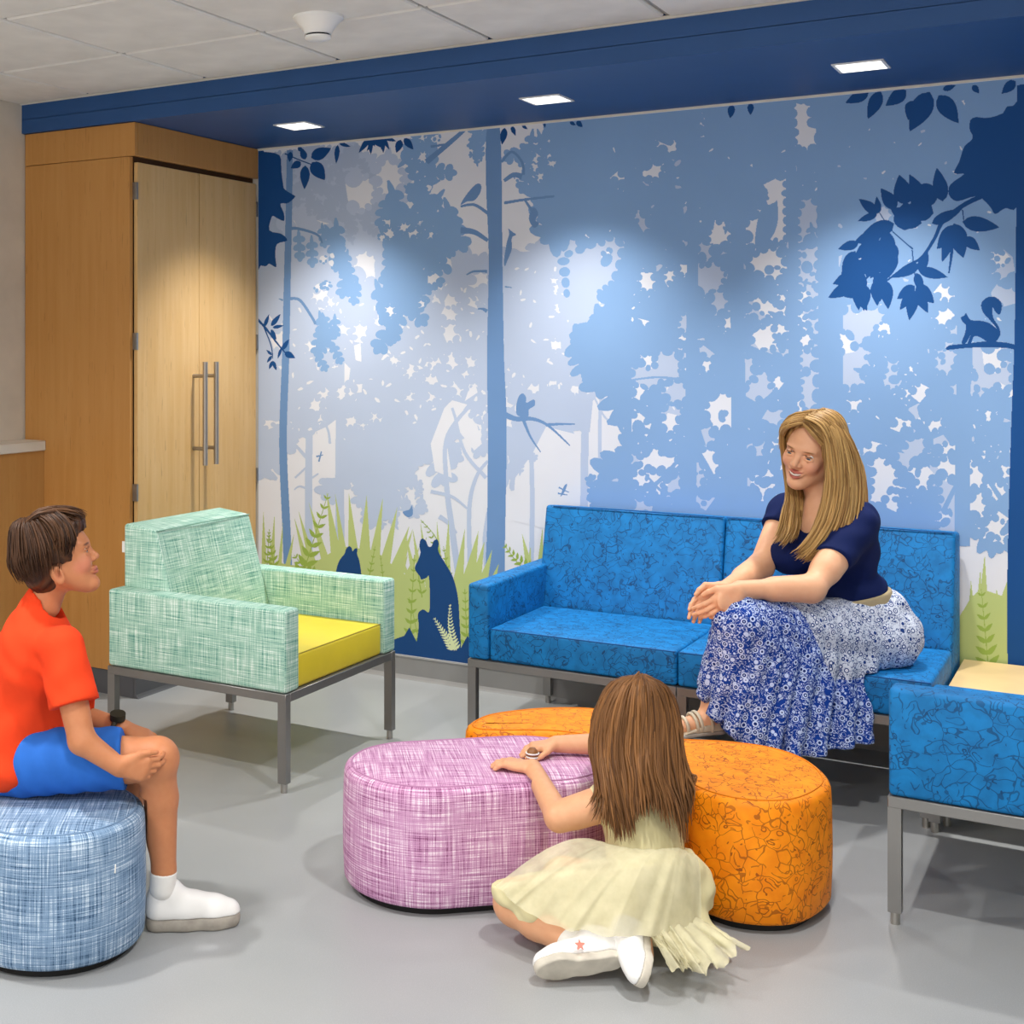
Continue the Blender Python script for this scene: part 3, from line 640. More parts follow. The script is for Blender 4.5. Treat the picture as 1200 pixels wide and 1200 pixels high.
gaps = [[(768, 164), (784, 171), (790, 164), (802, 162), (792, 176), (788, 188), (782, 192), (784, 178), (770, 172)], [(745, 197), (755, 200), (762, 186), (778, 192), (780, 202), (764, 214), (756, 207), (751, 212)], [(715, 209), (724, 201), (732, 208), (731, 225), (724, 222), (726, 212)], [(820, 130), (826, 129), (825, 158), (829, 160), (820, 161)],
        [(820, 243), (827, 250), (827, 262), (836, 270), (838, 258), (848, 260), (857, 262), (857, 285), (843, 290), (832, 285), (830, 268), (820, 260)], [(874, 252), (884, 258), (894, 234), (897, 220), (890, 208), (900, 214), (908, 210), (921, 200), (921, 285), (905, 282), (893, 288), (885, 296), (874, 286)],
        [(930, 116), (948, 113), (952, 150), (960, 152), (959, 172), (946, 176), (940, 172), (932, 172)], [(875, 308), (890, 294), (912, 290), (921, 300), (924, 326), (908, 330), (896, 325), (884, 318)], [(876, 342), (900, 350), (923, 340), (923, 372), (910, 378), (890, 365)], [(876, 370), (905, 380), (922, 378), (922, 408), (890, 410), (880, 395)],
        [(935, 205), (955, 202), (957, 213), (940, 218)], [(743, 345), (752, 340), (750, 355), (742, 358)], [(748, 373), (760, 376), (768, 382), (756, 382), (748, 386)], [(741, 418), (752, 418), (748, 432), (741, 425)], [(818, 415), (828, 422), (818, 432)], [(843, 455), (852, 460), (844, 460)],
        [(740, 505), (758, 500), (756, 510), (745, 512)], [(742, 560), (752, 530), (765, 520), (778, 535), (792, 520), (795, 545), (770, 570), (745, 575)], [(826, 522), (838, 530), (842, 545), (845, 560), (832, 562), (820, 540)], [(852, 520), (860, 522), (858, 538)], [(880, 536), (895, 555), (905, 545), (910, 580), (880, 582)], [(893, 525), (918, 524), (918, 545), (905, 540)],
        [(1016, 545), (1030, 530), (1044, 545), (1058, 545), (1058, 598), (1050, 600), (1040, 595), (1015, 590)], [(1012, 525), (1022, 517), (1040, 522), (1026, 530), (1012, 542)], [(1150, 540), (1184, 575), (1184, 530), (1174, 530), (1182, 545)], [(1150, 586), (1160, 590), (1160, 604), (1150, 600)], [(1096, 610), (1112, 595), (1115, 606), (1100, 618)], [(1010, 400), (1040, 388), (1060, 385), (1052, 398), (1025, 405)], [(1013, 415), (1040, 418), (1024, 430)], [(1056, 435), (1076, 425), (1074, 440), (1062, 444)], [(1056, 454), (1070, 452), (1066, 470), (1056, 468)],
        [(1155, 510), (1160, 520), (1168, 518), (1162, 524), (1152, 522)], [(1076, 490), (1092, 480), (1086, 500), (1080, 515), (1074, 505)], [(705, 300), (716, 290), (716, 298), (706, 312)], [(686, 275), (698, 270), (690, 285), (680, 292)], [(805, 470), (812, 485), (806, 492)], [(846, 480), (850, 490), (846, 495)], [(740, 545), (750, 540), (752, 548)], [(1120, 118), (1132, 112), (1140, 122), (1130, 128)], [(1144, 108), (1152, 112), (1146, 120)]]
def big_gap(n, y0, y1, r0, r1):
    out = []
    for _ in range(n):
        x, y, r, m, a0 = random.uniform(745, 1180), random.uniform(y0, y1), random.uniform(r0, r1), random.randint(6, 9), random.uniform(0, 6)
        out.append([(x+r*random.uniform(.55, 1.2)*math.cos(a0+2*math.pi*i/m), y+r*random.uniform(.6, 1.3)*math.sin(a0+2*math.pi*i/m)) for i in range(m)])
    return out
gaps += big_gap(30, 300, 520, 9, 17)+big_gap(22, 480, 640, 14, 26)
for q in gaps: P.poly(q)
GAPS = [g_ for g_ in gaps+pale_gaps if g_[0][0] > 655]
for _ in range(80):
    x, y = random.uniform(715, 1180), random.uniform(140, 585); P.rock(x, y, random.uniform(1.2, 4.0), random.uniform(0, 3.14), .4)
P.done()
P = Print('oak_trunk', 9, M['mural_mid'])
for pts, w0, w1 in (([(735, 620), (736, 480), (734, 380), (736, 300)], 9, 9), ([(808, 640), (810, 500), (812, 300), (815, 120)], 15, 12), ([(868, 640), (866, 500), (864, 300), (868, 120)], 19, 14), ([(929, 500), (930, 300), (926, 120)], 11, 10), ([(973, 640), (972, 400), (968, 110)], 26, 24), ([(1128, 640), (1128, 520), (1130, 400), (1126, 300)], 18, 16), ([(740, 578), (765, 570), (790, 545), (800, 530)], 6, 4), ([(795, 580), (775, 575), (752, 550)], 5, 2), ([(815, 525), (830, 550), (850, 590)], 7, 6), ([(885, 300), (900, 286), (922, 288)], 5, 5), ([(1148, 545), (1170, 580), (1185, 600)], 5, 7), ([(1105, 600), (1120, 570), (1130, 555)], 6, 5), ([(736, 446), (770, 442), (800, 445)], 2, 3), ([(722, 484), (740, 483), (765, 482)], 2, 3)):
    P.stroke(pts, w0, w1)
P.smooth([(885, 288), (886, 270), (890, 250), (895, 243), (896, 237), (901, 240), (908, 237), (911, 236), (912, 256), (908, 272), (900, 284), (898, 284), (890, 296)], 4)   # owl
for x, y, l, a in ((885, 345, 30, .3), (900, 365, 34, .5), (880, 385, 30, 2.9), (890, 222, 30, 1.2), (950, 260, 26, 1.4), (938, 330, 18, .2), (905, 402, 30, -.4), (1140, 475, 40, -.3), (1155, 500, 40, -.6), (1150, 455, 34, .4), (1005, 405, 40, -.1), (1000, 432, 36, .3), (850, 275, 18, -1.4), (832, 262, 18, -1.2)): P.oak(x, y, l, a, .6, 3)
scallop(P, GAPS)
P.done()
# -- nearest: navy leaves, squirrel and dark trunk
P = Print('navy_foliage', 10, M['mural_navy'])
P.smooth([(300, 178), (310, 178), (328, 182), (330, 200), (332, 215), (334, 222), (345, 229), (346, 231), (338, 238), (329, 239), (333, 250), (333, 259), (324, 255), (319, 254), (316, 270), (330, 274), (337, 282), (325, 286), (323, 300), (324, 313), (316, 309), (312, 312), (306, 311), (300, 309)], 3)
for x, y, l, a, w in ((358, 187, 15, -1.9, .6), (365, 185, 26, -.45, .6), (366, 190, 26, .95, .7), (358, 194, 28, 1.6, .45), (353, 190, 14, 2.6, .7), (341, 178, 12, 1.7, .6), (350, 172, 8, 1, .7), (396, 170, 22, 1.65, .3), (398, 168, 14, .3, .35), (470, 164, 16, 1.9, .6), (474, 162, 17, .9, .55), (592, 150, 20, 1.75, .45), (600, 148, 12, 1.2, .5), (612, 147, 8, .6, .5), (638, 144, 6, 1.4, .5), (668, 143, 8, .5, .6), (676, 142, 10, .8, .7), (858, 123, 16, 1.7, .6), (880, 121, 14, 1.6, .6)):
    P.leaf(x, y, l, a, w)
P.stroke([(334, 180), (350, 187), (366, 193)], 1.5, 1.2)
for a in np.linspace(.2, 2.9, 15): P.leaf(random.choice((434, 441, 449)), 161, 19*random.uniform(.6, 1.2), a+random.uniform(-.2, .2), .32)
P.stroke([(300, 372), (312, 385), (325, 402), (336, 415)], 3, 1.5); P.stroke([(310, 384), (318, 405), (320, 420)], 1.6, 1)
for x, y, l, a, w in ((310, 383, 16, -1.2, .3), (318, 382, 18, -.9, .35), (320, 384, 13, -.2, .35), (318, 386, 14, 1.1, .35), (331, 410, 15, -1.0, .4), (330, 408, 13, 1.9, .3), (334, 413, 14, .5, .6), (320, 423, 12, 1.2, .4), (320, 423, 11, 2.0, .4), (319, 416, 9, -2.4, .4), (319, 417, 10, 2.2, .4)): P.leaf(x, y, l, a, w)
# right hand spray
for x, y, l, a, w in ((1018, 108, 30, 2.7, .5), (1032, 107, 36, 2.0, .5), (1062, 106, 30, 2.5, .6), (1090, 108, 52, 2.05, .55), (1100, 112, 40, .95, .6), (1072, 118, 24, 1.9, .8), (1105, 105, 16, -.3, .5), (1140, 100, 12, .9, .7), (1190, 95, 22, 2.4, .6), (1180, 125, 30, 1.0, .8)): P.leaf(x, y, l, a, w)
P.smooth([(1200, 120), (1182, 130), (1160, 138), (1140, 138), (1136, 150), (1140, 162), (1130, 172), (1124, 190), (1118, 203), (1130, 204), (1114, 216), (1112, 228), (1122, 236), (1145, 230), (1160, 242), (1166, 251), (1178, 244), (1188, 246), (1196, 236), (1200, 232)], 3)
P.stroke([(1160, 226), (1130, 240), (1105, 260), (1095, 280), (1080, 302), (1062, 312), (1038, 330)], 6, 2); P.stroke([(1070, 292), (1045, 270), (1030, 248)], 1.6, 1); P.stroke([(1069, 293), (1072, 320), (1075, 335)], 1.4, 1); P.stroke([(1116, 282), (1115, 300), (1112, 320)], 5, 1.5); P.stroke([(1128, 246), (1130, 262)], 1.5, 1)
for x, y, l, a, w in ((1029, 250, 28, -2.5, .5), (1030, 250, 20, -1.7, .45), (1028, 251, 24, 2.8, .4), (1048, 262, 44, 2.75, .5), (1085, 246, 46, -2.0, .5), (1105, 236, 40, -1.75, .5), (1062, 240, 36, -1.8, .7), (1050, 245, 30, -2.2, .6), (1060, 270, 34, -1.5, .9), (1080, 262, 40, -2.7, .7), (1094, 250, 34, -2.9, .8), (1100, 225, 38, 2.9, .8), (1090, 230, 34, 2.4, .8), (1084, 258, 22, -2.4, .5), (1092, 262, 40, -.45, .35), (1128, 260, 44, .15, .45), (1122, 265, 36, 2.3, .6), (1118, 262, 42, 1.3, .6), (1130, 278, 24, .7, .6), (1115, 275, 34, 1.9, .4), (1076, 316, 36, .25, .4), (1078, 318, 26, -1.2, .5), (1074, 320, 24, 1.3, .5), (1078, 310, 36, 2.7, .4), (1072, 335, 26, 2.5, .55), (1074, 334, 30, .8, .6), (1072, 340, 36, 1.75, .45), (1074, 340, 30, 1.1, .5), (1070, 342, 26, 2.2, .5)): P.leaf(x, y, l, a, w)
for k in range(30):
    x, y = 1020+random.uniform(-20, 26), 305+random.uniform(-25, 35); P.leaf(x, y, random.uniform(22, 34), random.uniform(1.0, 2.9), .5)
for k in range(10): P.leaf(1040+random.uniform(-8, 14), 280+random.uniform(-8, 22), 32, random.uniform(1.4, 3.0), .6)
for x, y, l, a in ((1015, 315, 22, -2.5), (1012, 320, 20, 3.0), (1004, 328, 36, 1.5), (1016, 335, 30, 1.7)): P.leaf(x, y, l, a, .45)
# squirrel on its bough
P.smooth([(1110, 410), (1112, 405), (1130, 403), (1160, 400), (1190, 404), (1200, 415), (1200, 425), (1190, 410), (1160, 407), (1130, 408)], 3)
P.smooth([(1128, 377), (1126, 372), (1130, 370), (1132, 367), (1134, 370), (1138, 375), (1150, 376), (1160, 379), (1168, 385), (1160, 375), (1152, 366), (1150, 356), (1156, 349), (1166, 348), (1174, 356), (1172, 368), (1167, 366), (1163, 360), (1164, 372), (1171, 384), (1172, 393), (1166, 401), (1158, 401), (1150, 396), (1142, 394), (1138, 402), (1134, 402), (1138, 392), (1132, 402), (1127, 402), (1131, 390), (1132, 381)], 4)
P.done()
P = Print('dark_trunk', 11, M['mural_navy'])
P.poly([(1192, 100), (1300, 85), (1300, 820), (1181, 800), (1180, 700), (1182, 600), (1185, 500), (1189, 400), (1191, 250)])
P.poly([(1620, 50), (1700, 42), (1694, 980), (1612, 966)])
P.done()
# -- grass, ferns and bears along the foot
P = Print('grass', 9, M['mural_green'])
def blade(x, y, x1, y1, w):
    d = np.array([x1-x, y1-y], float); l = np.linalg.norm(d); n = np.array([-d[1], d[0]])/l
    P.poly([np.array([x, y])+n*w*.5, np.array([x, y])+d*.5+n*w*.5, (x1, y1), np.array([x, y])+d*.5-n*w*.5, np.array([x, y])-n*w*.5])
P.poly([(300, 672), (330, 660), (360, 665), (400, 640), (440, 645), (470, 670), (500, 690), (545, 690), (562, 700), (600, 705), (640, 670), (700, 668), (760, 670), (760, 830), (300, 800)])
for x, y, x1, y1, w in ((400, 720, 362, 588, 9), (405, 720, 383, 576, 12), (412, 720, 393, 578, 9), (420, 720, 409, 577, 12), (425, 720, 430, 580, 14), (430, 720, 449, 583, 12), (438, 720, 466, 594, 12), (445, 720, 480, 616, 12), (450, 720, 484, 620, 10), (455, 720, 478, 650, 10), (462, 720, 492, 640, 10), (380, 710, 350, 598, 8), (375, 720, 345, 606, 8), (310, 690, 309, 598, 5), (318, 690, 322, 602, 5), (326, 690, 332, 612, 4), (330, 700, 345, 625, 6), (455, 700, 478, 630, 8),
                       (500, 740, 476, 628, 9), (503, 740, 484, 620, 8), (510, 740, 493, 612, 8), (520, 740, 512, 608, 8), (522, 740, 526, 608, 9), (530, 740, 545, 620, 12), (538, 740, 561, 622, 16), (545, 740, 568, 634, 14), (550, 740, 577, 644, 14), (556, 745, 585, 660, 14), (500, 745, 470, 650, 10), (500, 760, 462, 680, 12), (495, 750, 480, 665, 9),
                       (626, 690, 612, 625, 7), (632, 690, 636, 618, 6), (638, 690, 643, 616, 6), (618, 690, 622, 640, 6), (1150, 800, 1154, 650, 14), (1160, 800, 1185, 668, 22), (1145, 800, 1149, 666, 10), (1170, 800, 1168, 690, 20), (1140, 800, 1138, 680, 12)): blade(x, y, x1, y1, w)
P.poly([(1290, 800), (1500, 770), (1750, 850), (2220, 860), (2220, 1060), (1290, 920)])
for k in range(40):
    x = 1290+k*23; blade(x, 900, x+random.uniform(-40, 40), 680+random.uniform(-30, 50), 22)
P.poly([(1120, 860), (1120, 730), (1138, 700), (1150, 690), (1180, 700), (1184, 860)])
P.done()
P = Print('fern', 12, M['mural_leaf'])
def frond(x, y, x1, y1, ln, n=9, mat=None, curve=0):
    d = np.array([x1-x, y1-y], float); a0 = math.atan2(d[1], d[0]); nn = np.array([-d[1], d[0]])*curve
    P.stroke([(x, y), tuple(np.array([x, y])+d*.5+nn), (x1, y1)], 1.4, .6)
    for i in range(n):
        t = (i+.4)/n; p = np.array([x, y])+d*t+nn*4*t*(1-t)*.5; l = ln*(1-.75*t)
        for s in (-1, 1): P.leaf(p[0], p[1], l, a0+s*.85, .42)
frond(350, 690, 385, 578, 20, 10); frond(312, 680, 316, 620, 10, 7); frond(325, 680, 315, 625, 12, 8); frond(368, 680, 345, 650, 16, 5); frond(480, 760, 486, 650, 12, 9); frond(495, 700, 500, 630, 8, 6, curve=-.1); frond(515, 660, 493, 609, 8, 8, curve=.15); frond(500, 790, 480, 700, 12, 8)
frond(640, 680, 591, 638, 16, 10, curve=-.1); frond(548, 760, 545, 690, 12, 7); frond(530, 700, 520, 640, 10, 6); frond(430, 690, 440, 640, 8, 6); frond(452, 700, 446, 650, 6, 6); frond(1160, 800, 1150, 690, 22, 8)
P.done()
P = Print('bear_silhouette', 13, M['mural_deep'])
P.smooth([(492, 641), (492.5, 634), (495.5, 631), (499.5, 634), (502, 640), (506, 640), (508.5, 634), (512.5, 632), (514.5, 637), (514, 646), (522, 660), (531, 676), (537, 700), (539, 730), (541, 770), (540, 790), (490, 790), (488, 760), (491, 735), (490, 720), (496, 714), (503, 717), (504, 700), (503, 676), (500, 677), (494, 679), (492, 675), (487, 668), (487, 663), (490, 657), (493, 648)], 4)
P.smooth([(394, 670), (398, 657), (404, 649), (406, 643), (409.5, 640), (412.5, 642), (413.5, 646), (416, 643), (419, 643), (419, 650), (422, 660), (424, 690), (420, 800), (400, 800), (385, 760), (390, 700)], 4)
P.poly([(300, 775), (380, 780), (420, 764), (474, 745), (480, 735), (490, 755), (540, 760), (548, 745), (560, 760), (640, 770), (760, 780), (760, 860), (300, 800)])
P.done()
P = Print('fern_print', 14, M['mural_fern'])
frond(533, 762, 509, 724, 9, 12); frond(535, 762, 528, 708, 8, 14, curve=-.1)
P.done()

def print_mural(h=.0019):
    x0, x1, z0, z1 = -.034, WX1-.02, .106, SOFF_Z-.009
    nx, nz = int((x1-x0)/h), int((z1-z0)/h); lab = np.zeros((nz, nx), np.int16)
    for k, pr in sorted(enumerate(PRINTS), key=lambda t: t[1].layer):
        for q in pr.p:
            i0, j0 = int(max(0, (q[:, 0].min()-x0)/h)), int(max(0, (q[:, 1].min()-z0)/h))
            i1, j1 = int(min(nx, (q[:, 0].max()-x0)/h+2)), int(min(nz, (q[:, 1].max()-z0)/h+2))
            if i1 <= i0 or j1 <= j0: continue
            X = x0+(np.arange(i0, i1)+.5)*h; Z = z0+(np.arange(j0, j1)+.5)*h
            ins = np.zeros((j1-j0, i1-i0), bool)
            for (ax, az), (bx, bz) in zip(q, np.roll(q, -1, 0)):
                if az == bz: continue
                rows = (az > Z) != (bz > Z)
                if not rows.any(): continue
                xc = ax+(Z[rows]-az)*(bx-ax)/(bz-az)
                ins[rows] ^= X[None, :] < xc[:, None]
            lab[j0:j1, i0:i1][ins] = k+1
    for k, pr in enumerate(PRINTS):
        m = lab == k+1; V, Fc, openr = [], [], {}
        def close(key, j0, j1):
            a, b = key; i = len(V)
            V.extend([(x0+a*h, -.0026, z0+j0*h), (x0+b*h, -.0026, z0+j0*h), (x0+b*h, -.0026, z0+j1*h), (x0+a*h, -.0026, z0+j1*h)]); Fc.append((i, i+1, i+2, i+3))
        for j in range(nz):
            r = np.flatnonzero(np.diff(np.concatenate([[0], m[j].astype(np.int8), [0]])))
            cur = {}
            for a, b in zip(r[::2].tolist(), r[1::2].tolist()): cur[(a, b)] = openr.pop((a, b), j)
            for key, j0 in openr.items(): close(key, j0, j)
            openr = cur
        for key, j0 in openr.items(): close(key, j0, nz)
        me = bpy.data.meshes.new(pr.name); me.from_pydata(V, [], Fc); me.materials.append(pr.mat); link(bpy.data.objects.new(pr.name, me), mural)
print_mural()
# ================================================================== people: bodies grown as one smooth surface from an implicit field
def V3(p): return np.array(p, float)
def J(x, y, d): return np.array(at_depth(x, y, d))
nFWD, nRGT, nUP = V3(FWD), V3(RGT), V3(UPV)
def unit(v): return v/np.linalg.norm(v)
def axis_pts(lo, hi, h, fine):
    out = [lo]
    while out[-1] < hi:
        st = h
        for a, b, hf in fine:
            if a-h <= out[-1] <= b: st = min(st, hf)
        out.append(out[-1]+st)
    return np.array(out, np.float32)
class Field:
    def __init__(s, lo, hi, h, fine=()):
        # fine: list of (centre, half size, step) boxes that get a finer grid
        s.ax = [axis_pts(lo[i], hi[i], h, [(c[i]-r, c[i]+r, hf) for c, r, hf in fine]) for i in range(3)]
        s.v = np.full([len(a) for a in s.ax], .5, np.float32); s.h = h
    def box(s, lo, hi):
        sl = tuple(slice(max(0, int(np.searchsorted(s.ax[i], lo[i]))-1), min(len(s.ax[i]), int(np.searchsorted(s.ax[i], hi[i]))+1)) for i in range(3))
        X = s.ax[0][sl[0]][:, None, None]; Y = s.ax[1][sl[1]][None, :, None]; Z = s.ax[2][sl[2]][None, None, :]
        return sl, X, Y, Z
    def blend(s, sl, d, k, mode):
        v = s.v[sl]
        if mode == 'add':
            if k > 0: hh = np.maximum(k-np.abs(v-d), 0)/k; s.v[sl] = np.minimum(v, d)-hh*hh*k*.25
            else: s.v[sl] = np.minimum(v, d)
        else:
            d = -d
            if k > 0: hh = np.maximum(k-np.abs(v-d), 0)/k; s.v[sl] = np.maximum(v, d)+hh*hh*k*.25
            else: s.v[sl] = np.maximum(v, d)
    def cone(s, a, b, ra, rb, k=.02, mode='add'):
        a, b = V3(a), V3(b); m = max(ra, rb)+k+s.h*3
        sl, X, Y, Z = s.box(np.minimum(a, b)-m, np.maximum(a, b)+m); d = b-a; L2 = float(d@d)+1e-12
        t = np.clip(((X-a[0])*d[0]+(Y-a[1])*d[1]+(Z-a[2])*d[2])/L2, 0, 1)
        q = np.sqrt((X-a[0]-t*d[0])**2+(Y-a[1]-t*d[1])**2+(Z-a[2]-t*d[2])**2)-(ra+(rb-ra)*t)
        s.blend(sl, q.astype(np.float32), k, mode)
    def chain(s, pts, rad, k=.02):
        for i in range(len(pts)-1): s.cone(pts[i], pts[i+1], rad[i], rad[i+1], k)
    def ell(s, c, r, Rm=None, k=.02, mode='add'):
        c, r = V3(c), V3(r); Rm = np.eye(3) if Rm is None else Rm; m = r.max()+k+s.h*3
        sl, X, Y, Z = s.box(c-m, c+m); x, y, z = X-c[0], Y-c[1], Z-c[2]
        q = [(x*Rm[0, i]+y*Rm[1, i]+z*Rm[2, i])/r[i] for i in range(3)]
        k0 = np.sqrt(q[0]**2+q[1]**2+q[2]**2); k1 = np.sqrt((q[0]/r[0])**2+(q[1]/r[1])**2+(q[2]/r[2])**2)+1e-9
        s.blend(sl, (k0*(k0-1)/k1).astype(np.float32), k, mode)
    def cut(s, p, n, k=.004):
        # remove the side the normal points to
        p, n = V3(p), unit(V3(n)); X, Y, Z = s.ax[0][:, None, None], s.ax[1][None, :, None], s.ax[2][None, None, :]
        d = (X-p[0])*n[0]+(Y-p[1])*n[1]+(Z-p[2])*n[2]; s.v = np.maximum(s.v, d.astype(np.float32))
    def carve(s, *solids):
        # keep clear of the seating: sofa seat, or upright capsules (c1, c2, radius, height)
        X, Y, Z = s.ax[0][:, None, None], s.ax[1][None, :, None], s.ax[2][None, None, :]
        for so in solids:
            if so == 'sofa': d = np.minimum(Y+.804, .4525-Z)+X*0
            else:
                (ax_, ay), (bx_, by), r, h = so; dx, dy = bx_-ax_, by-ay; t = np.clip(((X-ax_)*dx+(Y-ay)*dy)/(dx*dx+dy*dy+1e-9), 0, 1)
                d = np.minimum(r-np.sqrt((X-ax_-t*dx)**2+(Y-ay-t*dy)**2), h-Z)
            s.v = np.maximum(s.v, d.astype(np.float32))
    def wave(s, amp, n, freq, ph=0, warp=None):
        X, Y, Z = s.ax[0][:, None, None], s.ax[1][None, :, None], s.ax[2][None, None, :]; n = V3(n)
        a = X*n[0]+Y*n[1]+Z*n[2]
        if warp is not None:
            w, f2, am = warp; a = a+am*np.sin((X*w[0]+Y*w[1]+Z*w[2])*f2)
        s.v += (amp*np.sin(a*freq+ph)).astype(np.float32)
    def surface(s):
        v = s.v; ins = v < 0; n = v.shape
        cor = [(i, j, k) for i in (0, 1) for j in (0, 1) for k in (0, 1)]
        cnt = np.zeros([m-1 for m in n], np.int8)
        for i, j, k in cor: cnt += ins[i:n[0]-1+i, j:n[1]-1+j, k:n[2]-1+k]
        act = (cnt > 0) & (cnt < 8); idx = np.argwhere(act); ids = np.full(act.shape, -1, np.int32); ids[act] = np.arange(len(idx), dtype=np.int32)
        acc = np.zeros((len(idx), 3)); num = np.zeros(len(idx)); cv = {c: v[idx[:, 0]+c[0], idx[:, 1]+c[1], idx[:, 2]+c[2]] for c in cor}
        for a in cor:
            for ax in range(3):
                if a[ax]: continue
                b = list(a); b[ax] = 1; b = tuple(b); va, vb = cv[a], cv[b]; cr = (va < 0) != (vb < 0)
                t = np.where(cr, va/np.where(cr, va-vb, 1), 0)
                for q in range(3): acc[:, q] += np.where(cr, a[q]+(t if q == ax else 0), 0)
                num += cr
        g = idx+acc/num[:, None]; co = np.stack([np.interp(g[:, i], np.arange(n[i]), s.ax[i]) for i in range(3)], 1)
        quads = []
        for ax in range(3):
            o1, o2 = [q for q in range(3) if q != ax]
            A = [slice(None)]*3; B = [slice(None)]*3; A[ax] = slice(0, n[ax]-1); B[ax] = slice(1, n[ax])
            for o in (o1, o2): A[o] = slice(1, n[o]-1); B[o] = slice(1, n[o]-1)
            ia, ib = ins[tuple(A)], ins[tuple(B)]; e = np.argwhere(ia != ib); fl = ia[ia != ib]
            e[:, o1] += 1; e[:, o2] += 1
            def cell(d1, d2):
                c = e.copy(); c[:, o1] += d1; c[:, o2] += d2; return ids[c[:, 0], c[:, 1], c[:, 2]]
            q = np.stack([cell(-1, -1), cell(0, -1), cell(0, 0), cell(-1, 0)], 1)
            if ax == 1: fl = ~fl
            q[~fl] = q[~fl][:, ::-1]; quads.append(q)
        q = np.concatenate(quads); q = q[(q >= 0).all(1)]
        return co, q
def np_mesh(name, co, quads, mat, parent, col=None):
    me = bpy.data.meshes.new(name); me.vertices.add(len(co)); me.vertices.foreach_set('co', np.asarray(co, np.float32).ravel())
    k = quads.shape[1]; me.loops.add(len(quads)*k); me.loops.foreach_set('vertex_index', quads.astype(np.int32).ravel())
    me.polygons.add(len(quads)); me.polygons.foreach_set('loop_start', np.arange(0, len(quads)*k, k, dtype=np.int32))
    me.polygons.foreach_set('use_smooth', np.ones(len(quads), bool)); me.update(calc_edges=True)
    if col is not None:
        at = me.color_attributes.new('Col', 'FLOAT_COLOR', 'POINT'); at.data.foreach_set('color', np.concatenate([col, np.ones((len(col), 1))], 1).astype(np.float32).ravel())
    me.materials.append(mat); o = bpy.data.objects.new(name, me); o.location = (0, 0, 0)
    return link(o, parent)
def rel(o, root):
    # the meshes are grown in room coordinates; move their origin to the person's base
    o.data.transform(Matrix.Translation(-root.location)); return o
def stamp(co, base, blobs):
    col = np.tile(V3(base), (len(co), 1))
    for c, r, Rm, rgb, soft in blobs:
        q = ((co-V3(c)) @ (np.eye(3) if Rm is None else Rm))/V3(r); d = np.sqrt((q*q).sum(1)); w = np.clip((1+soft-d)/(2*soft), 0, 1)[:, None]; w = w*w*(3-2*w)
        col = col*(1-w)+V3(rgb)*w
    return col
def rgb(h): return np.array(srgb(h)[:3])
def attr_mat(key, rough=.5, sss=0., spec=.35, bump=0, bs=300):
    t = NT(key); a = t.n('ShaderNodeVertexColor', layer_name='Col'); v = t.coord(); f, _ = t.noise(v, 60, 3)
    t.base(t.mix(.10, a.outputs[0], t.ramp(f, [(.3, (.45, .2, .12, 1)), (.7, (1, .85, .75, 1))]), 'SOFT_LIGHT') if sss else a.outputs[0]); t.rough(rough, 0, spec)
    if sss: t.b.inputs['Subsurface Weight'].default_value = sss; t.b.inputs['Subsurface Radius'].default_value = (.012, .005, .003); t.b.inputs['Subsurface Scale'].default_value = 1.0
    if bump: g, _ = t.noise(v, bs, 2); t.bump(g, bump, .001)
    M[key] = t.m; return t.m
attr_mat('skin', .5, .08)
attr_mat('hair', .5, 0, .3)
attr_mat('eye', .12, 0, .5)
def cloth(key, c, rough=.85, weave_=.25, var=.08):
    plain(key, c, rough, var=var, vscale=12, bump=weave_, bscale=700, spec=.15)
cloth('orange_tee', 'EA4520'); cloth('blue_shorts', '2F6BC4'); cloth('navy_top', '0F1C4A'); cloth('belt', 'A89878'); cloth('cream_dress', 'DCD3A6'); cloth('white_sock', 'F0EEEA')
plain('white_leather', 'F1F0EE', .45, var=.03, spec=.4); plain('shoe_sole', 'A39C92', .7, var=.2, vscale=30); plain('sole_white', 'E6E3DC', .6); plain('shoe_sole2', 'C9C2B4', .7, var=.12, vscale=25); plain('beige_leather', 'CBBFA8', .5); plain('watch_strap', '2E2C1E', .6); plain('teeth', 'E2D8CC', .3); plain('gold', 'C9A86A', .3, metal=.9); plain('star_pink', 'D98878', .5); plain('toy_brown', '8A5A34', .4); plain('lace_brown', 'A08468', .8)

def ring_print(key, ground, ink, ink2, sc0):
    t = NT(key); v = t.coord()
    def vor(sc, loc):
        n = t.n('ShaderNodeTexVoronoi', feature='F1'); t.l(t.mapping(v, (1, 1, 1), loc), n.inputs['Vector']); n.inputs['Scale'].default_value = sc; n.inputs['Randomness'].default_value = .75; return n.outputs['Distance']
    d = vor(sc0, (0, 0, 0)); e = vor(sc0*2.4, (.5, .2, .7)); f, _ = t.noise(v, 60, 2, .5, 1.2)
    def band(x, c, w): return t.math('LESS_THAN', t.math('ABSOLUTE', t.math('SUBTRACT', x, c)), w)
    m = t.math('MAXIMUM', band(d, .30, .075), t.math('LESS_THAN', d, .11)); m = t.math('MAXIMUM', m, t.math('MULTIPLY', t.math('LESS_THAN', e, .24), t.math('GREATER_THAN', d, .44)))
    m = t.math('MAXIMUM', m, t.math('MULTIPLY', band(f, .5, .025), t.math('GREATER_THAN', d, .42)), True)
    c = t.mix(m, srgb(ground), srgb(ink)); c = t.mix(t.math('MULTIPLY', band(d, .19, .05), .8), c, srgb(ink2))
    t.base(c); t.rough(.85, 0, .15); M[key] = t.m
ring_print('print_blue', '143C96', 'C2D2F2', '0A1F5E', 40)
ring_print('print_white', 'CDD3E0', '1C3A78', 'E4E8F0', 46)

